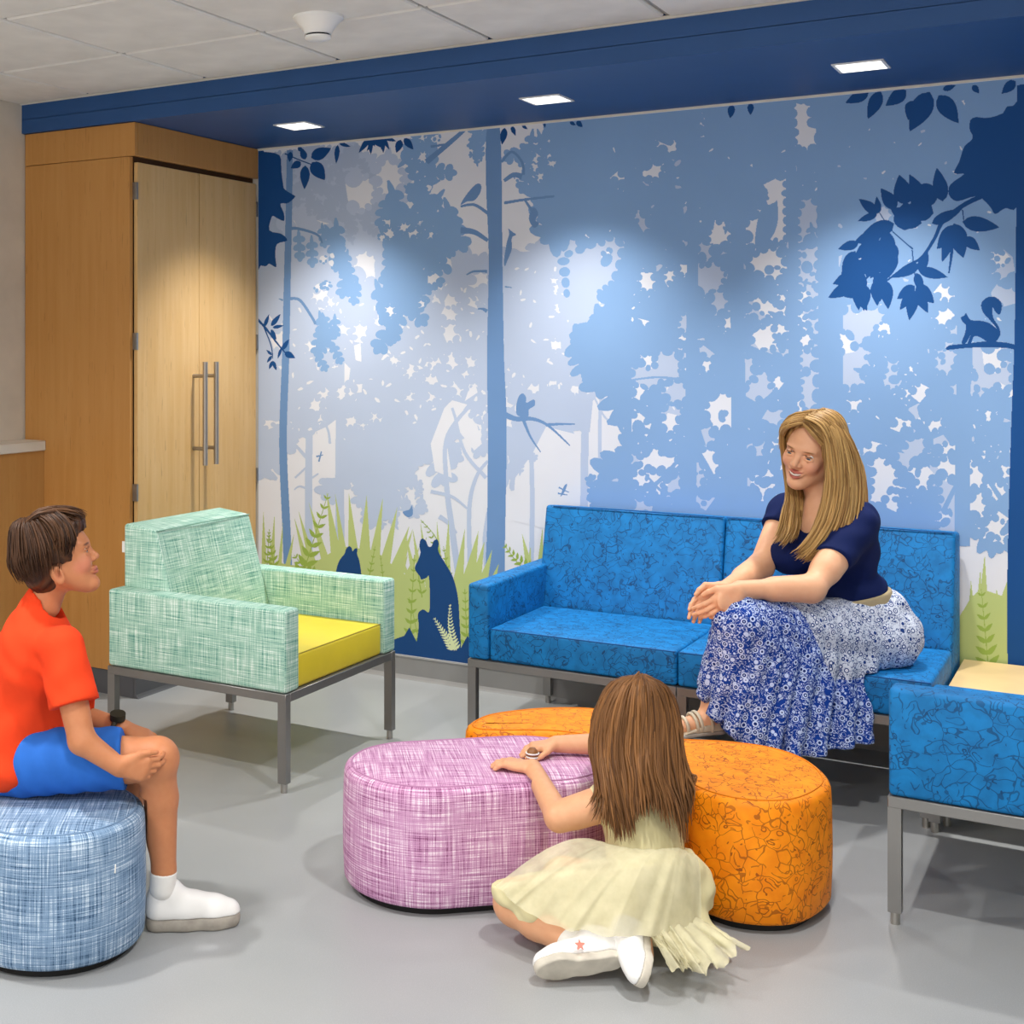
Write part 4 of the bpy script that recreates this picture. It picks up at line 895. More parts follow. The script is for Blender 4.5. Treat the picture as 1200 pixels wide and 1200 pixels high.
PINK, DENIM = ((1.862, -2.025), (2.085, -1.815), .228, .345), ((.93, -2.84), (1.245, -2.84), .228, .345)
BEAN = (((2.575, -1.605), (2.575, -1.605), .272, .345), ((2.36, -1.56), (2.5, -1.6), .21, .345))
def frame3(f, uph):
    f = unit(V3(f)); l = unit(np.cross(V3(uph), f)); u = np.cross(f, l); return f, l, u
def head(F, c, f, l, u, S, cr=1.0, ear_u=-.012, smile=False, child=False):
    """cranium, face, brow, nose, lips, chin and ears as one blended form; returns colour stamps"""
    Rm = np.stack([f, l, u], 1); q = lambda a, b, d: c+S*(a*f+b*l+d*u)
    F.ell(q(-.014, 0, .034), V3((.098, .077, .086))*S*cr, Rm, .02)
    F.ell(q(.030, 0, -.022), V3((.060, .060, .080))*S, Rm, .03*S)
    for s in (-1, 1):
        F.cone(q(-.002, s*.050, -.045), q(.060, s*.014, -.096), .022*S, .018*S, .035*S)
        F.ell(q(.066, s*.036, -.026), V3((.022, .022, .024))*S, Rm, .02*S)          # cheeks
    F.ell(q(.078, 0, -.098), V3((.016, .02, .016))*S, Rm, .022*S)                    # chin
    F.ell(q(.074, 0, .026), V3((.019, .048, .013))*S, Rm, .02*S)                     # brow
    for s in (-1, 1): F.ell(q(.096, s*.031, .004), V3((.016, .018, .0105))*S, Rm, .012*S, 'sub')
    for s in (-1, 1):                                                              # eyelids
        for z, rr in ((.0105, .0042), (-.0045, .0034)):
            F.cone(q(.0835, s*.047, z*.35), q(.0895, s*.033, z), .0026*S, rr*S, .004*S); F.cone(q(.0895, s*.033, z), q(.0865, s*.018, z*.3), rr*S, .0026*S, .004*S)
    nl = .85 if child else 1.
    F.cone(q(.083, 0, .012), q(.083+.026*nl, 0, -.022), .0075*S, .0105*S, .012*S)    # nose
    for s in (-1, 1): F.ell(q(.096, s*.011, -.027), V3((.010, .0085, .0075))*S, Rm, .006*S)
    for s in (-1, 1):
        for i in range(3):
            t0, t1 = i/3, (i+1)/3; x0, x1 = .094-.014*t0**2, .094-.014*t1**2; mw = .030 if smile else .024; b0, b1 = s*mw*t0, s*mw*t1; lift = .014 if smile else .003
            F.cone(q(x0, b0, -.054+lift*t0**2), q(x1, b1, -.054+lift*t1**2), .0055*S*(1-.55*t0), .0055*S*(1-.55*t1), .005*S)
            F.cone(q(x0-.001, b0, (-.070 if smile else -.065)+(lift*1.5)*t0**2), q(x1-.002, b1, (-.070 if smile else -.065)+(lift*1.5)*t1**2), .0068*S*(1-.55*t0), .0068*S*(1-.6*t1), .005*S)
    for s in (-1, 1):                                                              # ears
        Re = np.stack([unit(f*.95+u*.25), unit(l+s*f*-.25), unit(u-.2*f)], 1)
        F.ell(q(-.012, s*.079*(cr*.5+.5), ear_u), V3((.019, .009, .032))*S, Re, .006*S); F.ell(q(-.008, s*.088*(cr*.5+.5), ear_u+.002), V3((.010, .007, .018))*S, Re, .005*S, 'sub')
    lip = rgb('B8675A') if not child else rgb('BE7560'); st = []
    st += [(q(.060, s*.045, -.03), V3((.035, .026, .024))*S, Rm, None, .6) for s in (-1, 1)]
    st.append((q(.097, 0, -.0555+(.004 if smile else 0)), V3((.022, .026, .0055))*S, Rm, lip, .25)); st.append((q(.095, 0, -.069 if smile else -.066), V3((.022, .022, .006))*S, Rm, lip, .25))
    return st, q, Rm
def eyes(root, body, q, l, u, f, S, iris, look, open_=1.0):
    """eyeballs with iris and pupil, set into the sockets"""
    for s in (-1, 1):
        c = q(.0768, s*.032, .0035); r = .0122*S; n, m = 20, 14; co, fa = [], []
        for i in range(m+1):
            for j in range(n):
                th, ph = math.pi*i/m, 2*math.pi*j/n; co.append((math.sin(th)*math.cos(ph), math.sin(th)*math.sin(ph), math.cos(th)))
        for i in range(m):
            for j in range(n): fa.append((i*n+j, (i+1)*n+j, (i+1)*n+(j+1) % n, i*n+(j+1) % n))
        fz = unit(look); fx = unit(np.cross(u, fz)); fy = np.cross(fz, fx); D = np.array(co) @ np.stack([fx, fy, fz]); ang = np.degrees(np.arccos(np.clip(np.array(co)[:, 2], -1, 1)))
        col = np.where((ang < 12)[:, None], V3((.01, .01, .01)), np.where((ang < 28)[:, None], iris, V3((.82, .8, .78))))
        o = np_mesh('eye', c+D*r, np.array(fa), M['eye'], body, col); rel(o, root)
def hand(F, w, d, n, side, s=1.0, curl=(.5, .5, .55, .6), thumb=.3, spread=.06, k=.007, rw=.021):
    """palm and five separate fingers; d towards the fingertips, n the way the palm faces, side towards the thumb"""
    w, d, n, side = V3(w), unit(V3(d)), unit(V3(n)), unit(V3(side)); offs = (.030, .010, -.010, -.029); ln = (.072, .080, .074, .058)
    for i in range(4):
        b = w+s*(d*(.088-.006*abs(i-1.2))+side*offs[i]*.95); F.cone(w+s*side*offs[i]*.55+s*d*.012, b, rw*.62*s, .0115*s, .016*s)
        dr = unit(d+side*spread*(1.5-i)); p = b; a = 0.
        for j, fr in enumerate((.46, .30, .24)):
            a += curl[i]*(.75, 1.15, .8)[j]; v = dr*math.cos(a)+n*math.sin(a); e = p+v*ln[i]*fr*s
            F.cone(p, e, (.0096, .0086, .0078)[j]*s, (.0086, .0078, .0066)[j]*s, k*s*.7); p = e
    F.ell(w+s*(d*.05+n*.004), V3((.042, .036, .014))*s, np.stack([d, side, n], 1), .012*s)
    b = w+s*(d*.022+side*.022); v1 = unit(d*.72+side*.62+n*thumb); m_ = b+v1*.042*s; v2 = unit(d*.95+side*.22+n*(thumb+.25)); e = m_+v2*.030*s; v3 = unit(d+n*(thumb+.35)); t = e+v3*.022*s
    F.cone(b, m_, .0145*s, .0110*s, .012*s); F.cone(m_, e, .0106*s, .0092*s, .005*s); F.cone(e, t, .0092*s, .0072*s, .004*s)
def shoe(root, name, heel, toe, up, s, upper, sole, sole_h=.022, low=False):
    """low shoe from heel to toe point on the ground side; up = away from the sole"""
    heel, toe, up = V3(heel), V3(toe), unit(V3(up)); d = toe-heel; Ln = np.linalg.norm(d); d = d/Ln; up = unit(up-d*(up@d)); sd = np.cross(up, d)
    q = lambda a, b, c: heel+d*a*Ln+sd*b+up*c
    lo = np.minimum(heel, toe)-.11; hi = np.maximum(heel, toe)+.13
    def grow(kind):
        F = Field(lo, hi, .0032); W = .036*s
        if kind == 'sole':
            F.chain([q(.13, 0, sole_h*.5), q(.4, -.004*s, sole_h*.5), q(.72, .004*s, sole_h*.5), q(.86, .004*s, sole_h*.5+.004)], [W*.92, W*.86, W*1.12, W*.98], .02)
            F.cut(q(0, 0, sole_h), up); F.cut(q(0, 0, 0), -up)
        else:
            z = sole_h
            F.chain([q(.14, 0, z+.012*s), q(.42, -.003*s, z+.012*s), q(.72, .004*s, z+.006*s), q(.87, .004*s, z+.002)], [W*.9, W*.82, W*1.06, W*.9], .02)
            F.cone(q(.16, 0, z+.03*s), q(.5, 0, z+.03*s), .030*s, .026*s, .03)
            if not low: F.cone(q(.15, 0, z+.055*s), q(.25, 0, z+.064*s), .033*s, .036*s, .02)
            if not low: F.cone(q(.3, 0, z+.055*s), q(.62, 0, z+.03*s), .014*s, .014*s, .03)
            F.cut(q(0, 0, z), -up)
            if low: F.cut(q(0, 0, z+.042*s), up+d*.25)
            F.ell(q(.2, 0, z+.126*s), V3((.05, .05, .036))*s, None, .008, 'sub')
        return F.surface()
    co, qd = grow('upper'); o = np_mesh(name, co, qd, upper, root); rel(o, root)
    co, qd = grow('sole'); so = np_mesh('sole', co, qd, sole, o); rel(so, root)
    return o, q
def locks(name, root, guides, n, r0, cols, jit=.006, seg=16, seed=1, mat='hair', wavy=.0, flat=1.0):
    """strands that run between neighbouring guide curves (lists of 3d points of equal length)"""
    g = np.random.default_rng(seed); G = np.array(guides); m = G.shape[1]; VV, FF, CC = [], [], []; off = 0
    ts = np.linspace(0, m-1, seg)
    def cat(P):
        out = []
        for t in ts:
            i = min(int(t), m-2); f = t-i; p0, p1, p2, p3 = P[max(i-1, 0)], P[i], P[i+1], P[min(i+2, m-1)]
            out.append(.5*((2*p1)+(-p0+p2)*f+(2*p0-5*p1+4*p2-p3)*f*f+(-p0+3*p1-3*p2+p3)*f**3))
        return np.array(out)
    for k in range(n):
        a = g.uniform(0, len(G)-1.0001); i = int(a); f = a-i; P = G[i]*(1-f)+G[i+1]*f
        P = P+g.normal(0, jit, 3)*np.linspace(.25, 1.0, m)[:, None]+g.normal(0, jit*.35, (m, 3))
        C = cat(P); cut_ = g.uniform(.86, 1.0); C = C[:max(5, int(len(C)*cut_))]
        if wavy: C = C+np.outer(np.sin(np.linspace(0, g.uniform(3, 7), len(C))+g.uniform(0, 6)), g.normal(0, 1, 3)*wavy)
        rr = r0*g.uniform(.6, 1.25)*np.concatenate([np.linspace(.7, 1, 3), np.ones(max(0, len(C)-7)), np.linspace(1, .12, 4)])[:len(C)]
        V, Fc = tube_mesh(C, rr, 5); VV.append(V); FF.append(np.array(Fc)+off); off += len(V)
        c = cols[0]*(1-(w := g.beta(1.6, 1.6)))+cols[1]*w; CC.append(np.tile(c, (len(V), 1)))
    o = np_mesh(name, np.concatenate(VV), np.concatenate(FF), M[mat], root, np.concatenate(CC)); rel(o, root); return o

# ------------------------------------------------------------------ the boy on the denim ottoman
def build_boy():
    root = empty('person', (1.12, -2.82, 0)); tag(root, 'boy in orange t-shirt and blue shorts sitting on the denim ottoman', 'person')
    sk = rgb('C4825A'); f, l, u = frame3(nRGT+nUP*.29+nFWD*.10, nUP-.29*nRGT); S = .86; c = J(70, 655, 3.45)
    pel, chest, nb = J(26, 893, 3.47), J(38, 778, 3.47), J(52, 708, 3.46)
    nsh, fsh = J(73, 762, 3.335), J(62, 752, 3.60)
    nel, nwr = J(96, 868, 3.27), J(137, 897, 3.27)
    fel, fwr = J(84, 836, 3.62), J(143, 853, 3.56)
    nhip, nkn, nan = J(45, 892, 3.39), J(184, 890, 3.37), J(192, 1018, 3.40)
    fhip, fkn, fan = J(40, 890, 3.56), J(168, 888, 3.60), J(112, 1010, 3.64)
    F = Field(np.array((.85, -3.15, .0)), np.array((1.75, -2.3, 1.12)), .0055, [(c, .14, .0026), (nwr+nRGT*.03, .075, .003), (fwr+nRGT*.04, .06, .0035)])
    st, q, Rm = head(F, c, f, l, u, S, 1.1, -.034, False, True)
    F.cone(nb, c-u*.03-f*.02, .043, .040, .025)                                    # neck
    Rt = np.stack([nRGT, nFWD, nUP], 1)
    F.ell(chest, (.085, .125, .12), Rt, .03); F.ell(J(26, 850, 3.47), (.085, .11, .11), Rt, .05); F.ell(pel, (.09, .115, .085), Rt, .04)
    F.chain([nsh, nel, nwr], [.042, .033, .024], .012); F.chain([fsh, fel, fwr], [.042, .033, .024], .012)
    F.chain([nhip, nkn], [.075, .053], .02); F.ell(J(186, 886, 3.37), (.046, .044, .044), Rt, .02); F.chain([nkn, J(187, 935, 3.395), nan], [.048, .046, .031], .015)
    F.cone(J(180, 940, 3.40), J(186, 985, 3.41), .035, .026, .02); F.chain([nan, J(191, 1048, 3.41)], [.030, .030], .01)
    F.chain([fhip, fkn], [.075, .052], .02); F.chain([fkn, J(146, 945, 3.63), fan, J(106, 1040, 3.65)], [.047, .045, .03, .03], .015)
    # near hand wraps the far side of the knee, far hand rests on the thigh
    hand(F, nwr+nRGT*.002-nUP*.004, nRGT*.9-nUP*.10+nFWD*.12, nFWD*.9+nUP*.15, nUP*.9+nRGT*.35, .8, (.55, .55, .6, .6), -.1, .03)
    hand(F, fwr+nRGT*.006, nRGT*.92-nUP*.28-nFWD*.25, -nUP*.9-nRGT*.2, -nFWD*.9-nUP*.2, .82, (.18, .18, .2, .2), .1, .05)
    F.carve(DENIM); co, qd = F.surface(); dark = rgb('6B3B26')
    bl = [(a, b, r_, rgb('D08468') if cc is None else cc, s_) for a, b, r_, cc, s_ in st]
    bl += [(q(.088, s*.031, .024), V3((.012, .02, .0035))*S, Rm, rgb('5A3A26'), .4) for s in (-1, 1)]
    bl += [(q(.09, s*.031, .011), V3((.012, .019, .0022))*S, Rm, rgb('6A4028'), .5) for s in (-1, 1)]
    bl += [(q(.087, s*.036, .0035), V3((.014, .013, .0036))*S, Rm, rgb('3A2216'), .35) for s in (-1, 1)]
    bl.append((q(.098, 0, -.0605), V3((.016, .027, .002))*S, Rm, rgb('7A3A30'), .5))
    bl.append((q(-.008, -.09, -.034), V3((.010, .01, .014))*S, Rm, rgb('A9603F'), .6))
    body = np_mesh('body', co, qd, M['skin'], root, stamp(co, sk, bl)); rel(body, root)
    eyes(root, body, q, l, u, f, S, rgb('5A3A22'), unit(f))
    # hair: cropped mass with tufts
    H = Field(c-.17, c+.19, .0034); hq = q
    H.ell(hq(-.016, 0, .040), V3((.110, .090, .098))*S*1.08, Rm, .0)
    H.ell(hq(-.055, 0, -.03), V3((.058, .068, .060))*S, Rm, .03)
    for s in (-1, 1): H.cone(hq(.012, s*.079, .02), hq(.014, s*.079, -.012), .012*S, .008*S, .015)
    H.ell(hq(.058, .0, .092), V3((.046, .062, .03))*S, Rm, .02)
    H.ell(hq(.092, 0, -.03), V3((.062, .12, .098))*S, np.stack([unit(f+u*.12), l, unit(u-.12*f)], 1), .008, 'sub')
    for s in (-1, 1): H.ell(hq(-.004, s*.09, -.034), V3((.026, .028, .036))*S, Rm, .004, 'sub'); H.ell(hq(.03, s*.08, -.055), V3((.045, .04, .05))*S, Rm, .004, 'sub')
    H.cut(hq(-.06, 0, -.088), -u+f*.2)
    H.wave(.0009, f*.8+l*.5+u*.3, 260, 0, (u, 60, .02)); H.wave(.0008, l+f*.3, 330, 1, (f, 70, .015))
    hc, hqd = H.surface(); g = np.random.default_rng(3); ct = np.sin(hc @ (f*.6+l*.9)*210+2*np.sin(hc @ u*60))*.5+.5
    hcol = rgb('2E1B10')*(1-ct[:, None])+rgb('55351F')*ct[:, None]
    ho = np_mesh('hair', hc, hqd, M['hair'], root, hcol); rel(ho, root)
    gd = []
    for b in np.linspace(-.062, .062, 5): gd.append([hq(-.07, b*1.1, .128), hq(-.02, b*1.15, .150), hq(.04, b, .142), hq(.085, b*.8, .118), hq(.103, b*.7, .094)])
    locks('hair_tuft', root, gd, 150, .0024, (rgb('2E1B10'), rgb('6A4528')), .006, 12, 5)
    gd = []
    for b in np.linspace(-3.4, -1.0, 9):
        cb, sb = math.cos(b), math.sin(b); gd.append([hq(-.055+.02*cb, .03*sb, .146), hq(-.04+.07*cb, .075*sb, .128), hq(-.035+.094*cb, .097*sb, .07), hq(-.04+.10*cb, .1*sb, .02), hq(-.05+.07*cb, .08*sb, -.05)])
    sd = []
    for w in np.linspace(0, 1, 5): sd.append([hq(-.03+.06*w, -.05, .150), hq(.0+.06*w, -.088, .118), hq(.01+.06*w, -.096, .075), hq(.0+.062*w, -.093, .04), hq(-.01+.05*w, -.089, .008)])
    locks('hair_tuft', root, sd, 150, .0024, (rgb('2A180E'), rgb('5A3A22')), .0045, 12, 7)
    locks('hair_tuft', root, gd, 260, .0022, (rgb('2A180E'), rgb('553620')), .005, 12, 6)
    # t-shirt
    F = Field(np.array((.80, -3.15, .30)), np.array((1.5, -2.4, .95)), .0052)
    F.ell(chest, (.100, .142, .13), Rt, .03); F.ell(J(24, 850, 3.47), (.103, .13, .115), Rt, .06); F.ell(J(18, 888, 3.47), (.125, .155, .075), Rt, .05)
    F.ell(J(46, 742, 3.465), (.075, .12, .062), Rt, .05); F.cone(J(44, 722, 3.46), J(50, 704, 3.46), .055, .05, .04); F.cone(J(72, 790, 3.45), J(60, 860, 3.45), .05, .06, .05)
    for a, b in ((nsh, nel), (fsh, fel)):
        e = a+(b-a)*.62; F.cone(a+nUP*.005, e, .056, .064, .05)
    F.wave(.0016, nRGT*.8+nUP*.9, 62, 0, (nFWD-nUP, 26, .035)); F.wave(.0016, nRGT-nUP*.5, 48, 1, (nUP+nFWD, 19, .04))
    for a, b in ((nsh, nel), (fsh, fel)):
        e = a+(b-a)*.60; sl, X, Y, Z = F.box(e-.075, e+.11); n = unit(b-a); dd = (X-e[0])*n[0]+(Y-e[1])*n[1]+(Z-e[2])*n[2]
        lat = np.sqrt((X-a[0])**2+(Y-a[1])**2); sel = np.abs((X-e[0])*nFWD[0]+(Y-e[1])*nFWD[1]) < .075
        near = ((X-e[0])*nFWD[0]+(Y-e[1])*nFWD[1])*np.sign((e-chest) @ nFWD) > -.045
        F.v[sl] = np.where(near & sel, np.maximum(F.v[sl], dd), F.v[sl])
    F.cone(nb-nUP*.008+nRGT*.012, c-f*.01, .046, .052, .006, 'sub')
    F.cut(J(60, 898, 3.47), -nUP*.8+nRGT*.42); F.carve(DENIM)
    co, qd = F.surface(); o = np_mesh('t_shirt', co, qd, M['orange_tee'], root); rel(o, root)
    # shorts
    F = Field(np.array((.85, -3.12, .28)), np.array((1.5, -2.45, .62)), .005)
    F.ell(pel, (.105, .13, .088), Rt, .03); F.cone(nhip, J(150, 888, 3.375), .084, .075, .03); F.cone(fhip, J(140, 888, 3.59), .084, .075, .03)
    F.wave(.002, nRGT+nUP*.3, 90, 0, (nFWD, 40, .02)); F.cut(J(147, 890, 3.4), nRGT*1.0+nUP*.1)
    F.v = np.maximum(F.v, (.338-F.ax[2])[None, None, :]).astype(np.float32); F.carve(DENIM)
    co, qd = F.surface(); o = np_mesh('shorts', co, qd, M['blue_shorts'], root); rel(o, root)
    # socks, shoes, watch
    F = Field(nan-.12, nan+.1, .003); F.cone(nan-nUP*.0, nan-nUP*.048-nRGT*.004, .0345, .0325, .01); F.cut(nan-nUP*.006, nUP); co, qd = F.surface(); o = np_mesh('sock', co, qd, M['white_sock'], root); rel(o, root)
    hl, te = np.array(on_z(170, 1089, .0)), np.array(on_z(280, 1083, .0)); hl[2] = te[2] = .001
    shoe(root, 'shoe', hl, te+(te-hl)*.02, nUP, .95, M['white_leather'], M['shoe_sole'], .032)
    h2 = J(84, 1048, 3.66); h2[2] = .001; shoe(root, 'shoe', h2-nRGT*.02, h2+nRGT*.19, nUP, .95, M['white_leather'], M['shoe_sole'], .032)
    wc = fwr-nRGT*.012; wd = unit(fwr-fel); a1 = unit(np.cross(wd, nFWD)); a2 = np.cross(wd, a1); w = empty('wristwatch', tuple(wc-V3(root.location)), root)
    pts = [tuple((a1*math.cos(t)+a2*math.sin(t))*.0285) for t in np.linspace(0, 2*math.pi, 25)[:-1]]
    tube('strap', pts, .0075, M['watch_strap'], w, 6, True)
    fc = -nFWD*.2+nUP*.9; fc = unit(fc-wd*(fc@wd)); cyl('watch_case', tuple(fc*.026), tuple(fc*.043), .021, M['watch_strap'], w, n=20)
    return root
# ------------------------------------------------------------------ the woman on the sofa
def build_woman():
    root = empty('person', (2.72, -.62, 0)); tag(root, 'smiling blonde woman in navy top and long blue print skirt sitting on the sofa', 'person')
    sk = rgb('E0AA86'); S = 1.0; c = J(951, 527, 4.39)
    f, l, u = frame3(-.73*nRGT-.64*nFWD-.20*nUP, nUP+.40*nRGT)
    tf = unit(-.72*nRGT-.69*nFWD); tl = np.cross(nUP, tf); tu = unit(nUP-.28*nRGT); tf = unit(tf-tu*(tf@tu)); tl = np.cross(tu, tf); Rt = np.stack([tf, tl, tu], 1)
    pel, waist, ribs, nb = J(1008, 742, 4.42), J(990, 694, 4.41), J(976, 655, 4.41), J(966, 596, 4.42)
    nsh, fsh = J(1004, 616, 4.30), J(922, 598, 4.53)
    nel, nwr = J(952, 690, 4.14), J(866, 690, 4.11); fel, fwr = J(892, 664, 4.40), J(850, 690, 4.19)
    nhip, nkn, nan = J(995, 748, 4.34), J(868, 727, 4.12), J(836, 826, 4.22); fhip, fkn, fan = J(1005, 748, 4.50), J(885, 744, 4.35), J(905, 922, 4.30)
    F = Field(np.array((1.98, -1.30, .0)), np.array((2.95, -.36, 1.29)), .0065, [(c, .145, .0024), (J(826, 708, 4.12), .085, .0028)])
    st, q, Rm = head(F, c, f, l, u, S, 1.0, -.014, True, False)
    F.cone(nb, c-u*.05-f*.015, .050, .046, .03); F.cone(nb+tl*.02, nsh*.6+nb*.4, .035, .035, .03); F.cone(nb-tl*.02, fsh*.6+nb*.4, .035, .035, .03)
    F.ell(J(968, 632, 4.41), (.095, .155, .125), Rt, .04); F.ell(ribs, (.085, .13, .10), Rt, .05); F.ell(waist, (.085, .125, .08), Rt, .05); F.ell(pel, (.125, .165, .10), Rt, .05)
    F.chain([nsh, nel, nwr], [.050, .038, .025], .014); F.cone(nsh+(nel-nsh)*.1, nsh+(nel-nsh)*.7, .05, .045, .02); F.cone(nel+(nwr-nel)*.05, nel+(nwr-nel)*.5, .041, .035, .02)
    F.chain([fsh, fel, fwr], [.050, .038, .025], .014); F.cone(fel+(fwr-fel)*.05, fel+(fwr-fel)*.5, .040, .034, .02)
    F.chain([nhip, nkn], [.10, .065], .03); F.chain([nkn, nkn+(nan-nkn)*.35-tf*.01, nan], [.06, .055, .034], .02)
    ft = J(795, 852, 4.20); F.chain([nan, nan-nUP*.045-nRGT*.01, ft], [.033, .034, .020], .02)
    F.chain([fhip, fkn, fkn+(fan-fkn)*.35, fan, J(880, 938, 4.30)], [.10, .065, .055, .034, .026], .03)
    # clasped hands: left over right, fingers hanging down
    hd = unit(-nRGT*.74-nUP*.62+nFWD*.05)
    hand(F, fwr-nRGT*.004+nFWD*.0, unit(-nRGT*.80-nUP*.50+nFWD*.0), -nFWD*.6-nUP*.55, nUP*.8-nRGT*.3, .88, (.34, .34, .36, .36), .15, .04)
    hand(F, nwr-nRGT*.004-nFWD*.012, hd, nFWD*.75-nRGT*.4-nUP*.2, nUP*.72-nRGT*.65, .90, (.42, .46, .5, .55), .2, .04)
    F.carve('sofa'); co, qd = F.surface()
    bl = [(a, b, r_, rgb('DE9E82') if cc is None else cc, s_) for a, b, r_, cc, s_ in st]
    bl += [(q(.090, s*.032, .0235-.0), V3((.012, .018, .0028))*S, Rm, rgb('8A6038'), .5) for s in (-1, 1)]
    bl += [(q(.09, s*.0325, .0095), V3((.012, .017, .0022))*S, Rm, rgb('4A3020'), .5) for s in (-1, 1)]
    bl.append((q(.096, 0, -.0605), V3((.02, .021, .0052))*S, Rm, rgb('6A2A24'), .3))
    body = np_mesh('body', co, qd, M['skin'], root, stamp(co, sk, bl)); rel(body, root)
    eyes(root, body, q, l, u, f, S, rgb('4A6A80'), unit(f-.15*nUP))
    tp = [q(.0950-17*b*b, b, -.0612+13*b*b) for b in np.linspace(-.0185, .0185, 9)]
    V, Fc = tube_mesh(tp, [.0016, .0032, .0042, .0046, .0048, .0046, .0042, .0032, .0016], 8); o = np_mesh('teeth', V, np.array(Fc), M['teeth'], body); rel(o, root)
    # necklace
    nk = [nb+tl*.052+tu*.022-tf*.01, nb+tl*.045+tf*.045-tu*.01, nb+tf*.078-tu*.045, nb-tl*.045+tf*.045-tu*.01, nb-tl*.052+tu*.022-tf*.01]
    rel(tube('necklace', spline_closed(nk, 6)[:-6], .0014, M['gold'], body), root)
    # navy top with short sleeves
    F = Field(np.array((2.2, -1.2, .5)), np.array((2.98, -.3, 1.15)), .0055)
    F.ell(J(968, 630, 4.41), (.108, .165, .12), Rt, .04); F.ell(ribs, (.098, .143, .10), Rt, .05); F.ell(waist, (.098, .138, .07), Rt, .05); F.ell(J(975, 610, 4.425), (.085, .155, .07), Rt, .04)
    for s in (-1, 1): F.ell(J(952, 645, 4.36)+tl*s*.07+tf*.025, (.062, .066, .066), Rt, .045)
    for a, b, t in ((nsh, nel, .60), (fsh, fel, .40)):
        F.cone(a+nUP*.0, a+(b-a)*t, .060, .058, .035)
    F.wave(.0016, nUP+nRGT*.5, 85, 0, (tl, 22, .03)); F.wave(.0014, nUP*.6-nRGT, 60, 1, (nUP, 25, .03))
    for a, b, t in ((nsh, nel, .57), (fsh, fel, .34)):
        e = a+(b-a)*t; sl, X, Y, Z = F.box(e-.10, e+.10); n = unit(b-a); n2 = unit(n*.9+(tl if a is nsh else -tl)*.1); dd = (X-e[0])*n2[0]+(Y-e[1])*n2[1]+(Z-e[2])*n2[2]
        ax = a+(b-a)*((X-a[0])*n[0]+(Y-a[1])*n[1]+(Z-a[2])*n[2])[..., None]/np.linalg.norm(b-a) if False else None
        tt = (X-a[0])*n[0]+(Y-a[1])*n[1]+(Z-a[2])*n[2]; rr = np.sqrt((X-a[0]-tt*n[0])**2+(Y-a[1]-tt*n[1])**2+(Z-a[2]-tt*n[2])**2)
        F.v[sl] = np.where((rr < .078), np.maximum(F.v[sl], dd), F.v[sl])
    F.cone(nb-tu*.03+tf*.045, nb+tu*.14+tf*.02, .078, .085, .012, 'sub')
    F.cut(waist-tu*.012, -tu)
    co, qd = F.surface(); o = np_mesh('navy_top', co, qd, M['navy_top'], root); rel(o, root)
    # belt
    F = Field(pel-.3, pel+.3, .0055); F.ell(waist-tu*.022, (.106, .146, .2), Rt, 0); F.cut(waist-tu*.044, -tu); F.cut(waist-tu*.006, tu); co, qd = F.surface(); o = np_mesh('belt', co, qd, M['belt'], root); rel(o, root)
    # skirt
    F = Field(np.array((2.05, -1.32, .10)), np.array((3.0, -.35, .75)), .0055)
    F.ell(pel, (.150, .185, .125), Rt, .04); F.ell(J(1000, 710, 4.42), (.115, .16, .06), Rt, .05); F.ell(J(1022, 752, 4.40), (.12, .15, .10), Rt, .05)
    F.cone(nhip, nkn, .122, .078, .04); F.cone(fhip, fkn, .122, .080, .04); F.cone((nhip+fhip)/2+nUP*.01, (nkn+fkn)/2, .12, .075, .04)
    hem = [(826, 812, 4.20), (838, 838, 4.15), (858, 862, 4.11), (880, 882, 4.09), (900, 893, 4.09), (928, 890, 4.10), (958, 884, 4.13), (990, 880, 4.17), (1016, 876, 4.20)]
    tops = [(856, 730, 4.12), (872, 742, 4.10), (890, 752, 4.11), (905, 758, 4.13), (922, 762, 4.15), (942, 768, 4.17), (962, 772, 4.20), (985, 776, 4.23), (1008, 778, 4.26)]
    for (a, b) in zip(tops, hem): F.cone(J(*a), J(*b), .050, .026, .018); F.cone(J(a[0]+4, a[1], a[2]+.09), J(b[0]+6, b[1]-14, b[2]+.07), .06, .04, .03)
    for t in np.linspace(0, 1, 6): 
        a, b = V3(J(875, 745, 4.22))*(1-t)+V3(J(990, 775, 4.28))*t, V3(J(862, 850, 4.2))*(1-t)+V3(J(985, 868, 4.24))*t; F.cone(a, b, .06, .045, .03)
    F.wave(.0020, nUP*.8+nRGT*.5, 75, 0, (nFWD, 30, .03)); F.wave(.0018, nRGT, 120, 1, (nUP, 9, .03))
    hp = [J(*h) for h in hem]
    F.cut(J(860, 866, 4.1), -nUP*.75-nRGT*.68); F.cut(J(950, 890, 4.1), -nUP*.98+nRGT*.10)
    F.carve('sofa'); co, qd = F.surface(); ctr = co[qd].mean(1); ax = unit(nkn-nhip); t_ = (ctr-nhip) @ ax/np.linalg.norm(nkn-nhip)
    e0 = J(940, 700, 4.1); upper = ((t_ < .60-(.62-ctr[:, 2])*1.4) & (ctr[:, 2] > .445))
    for nm, sel, mt in (('skirt_upper_tier', upper, 'print_white'), ('skirt_lower_tier', ~upper, 'print_blue')):
        qq = qd[sel]; us, inv = np.unique(qq, return_inverse=True); o = np_mesh(nm, co[us], inv.reshape(-1, 4), M[mt], root); rel(o, root)
    # sandal on the raised foot, shoe on the other
    shoe(root, 'flat_shoe', nan-nUP*.085+nRGT*.035, ft-nUP*.035-nRGT*.06, nUP*.95-nRGT*.35, .92, M['beige_leather'], M['shoe_sole'], .012, True)
    fa_ = nan-nUP*.045-nRGT*.01; axf = unit(ft-fa_); b1 = unit(np.cross(axf, nUP)); b2 = np.cross(b1, axf)
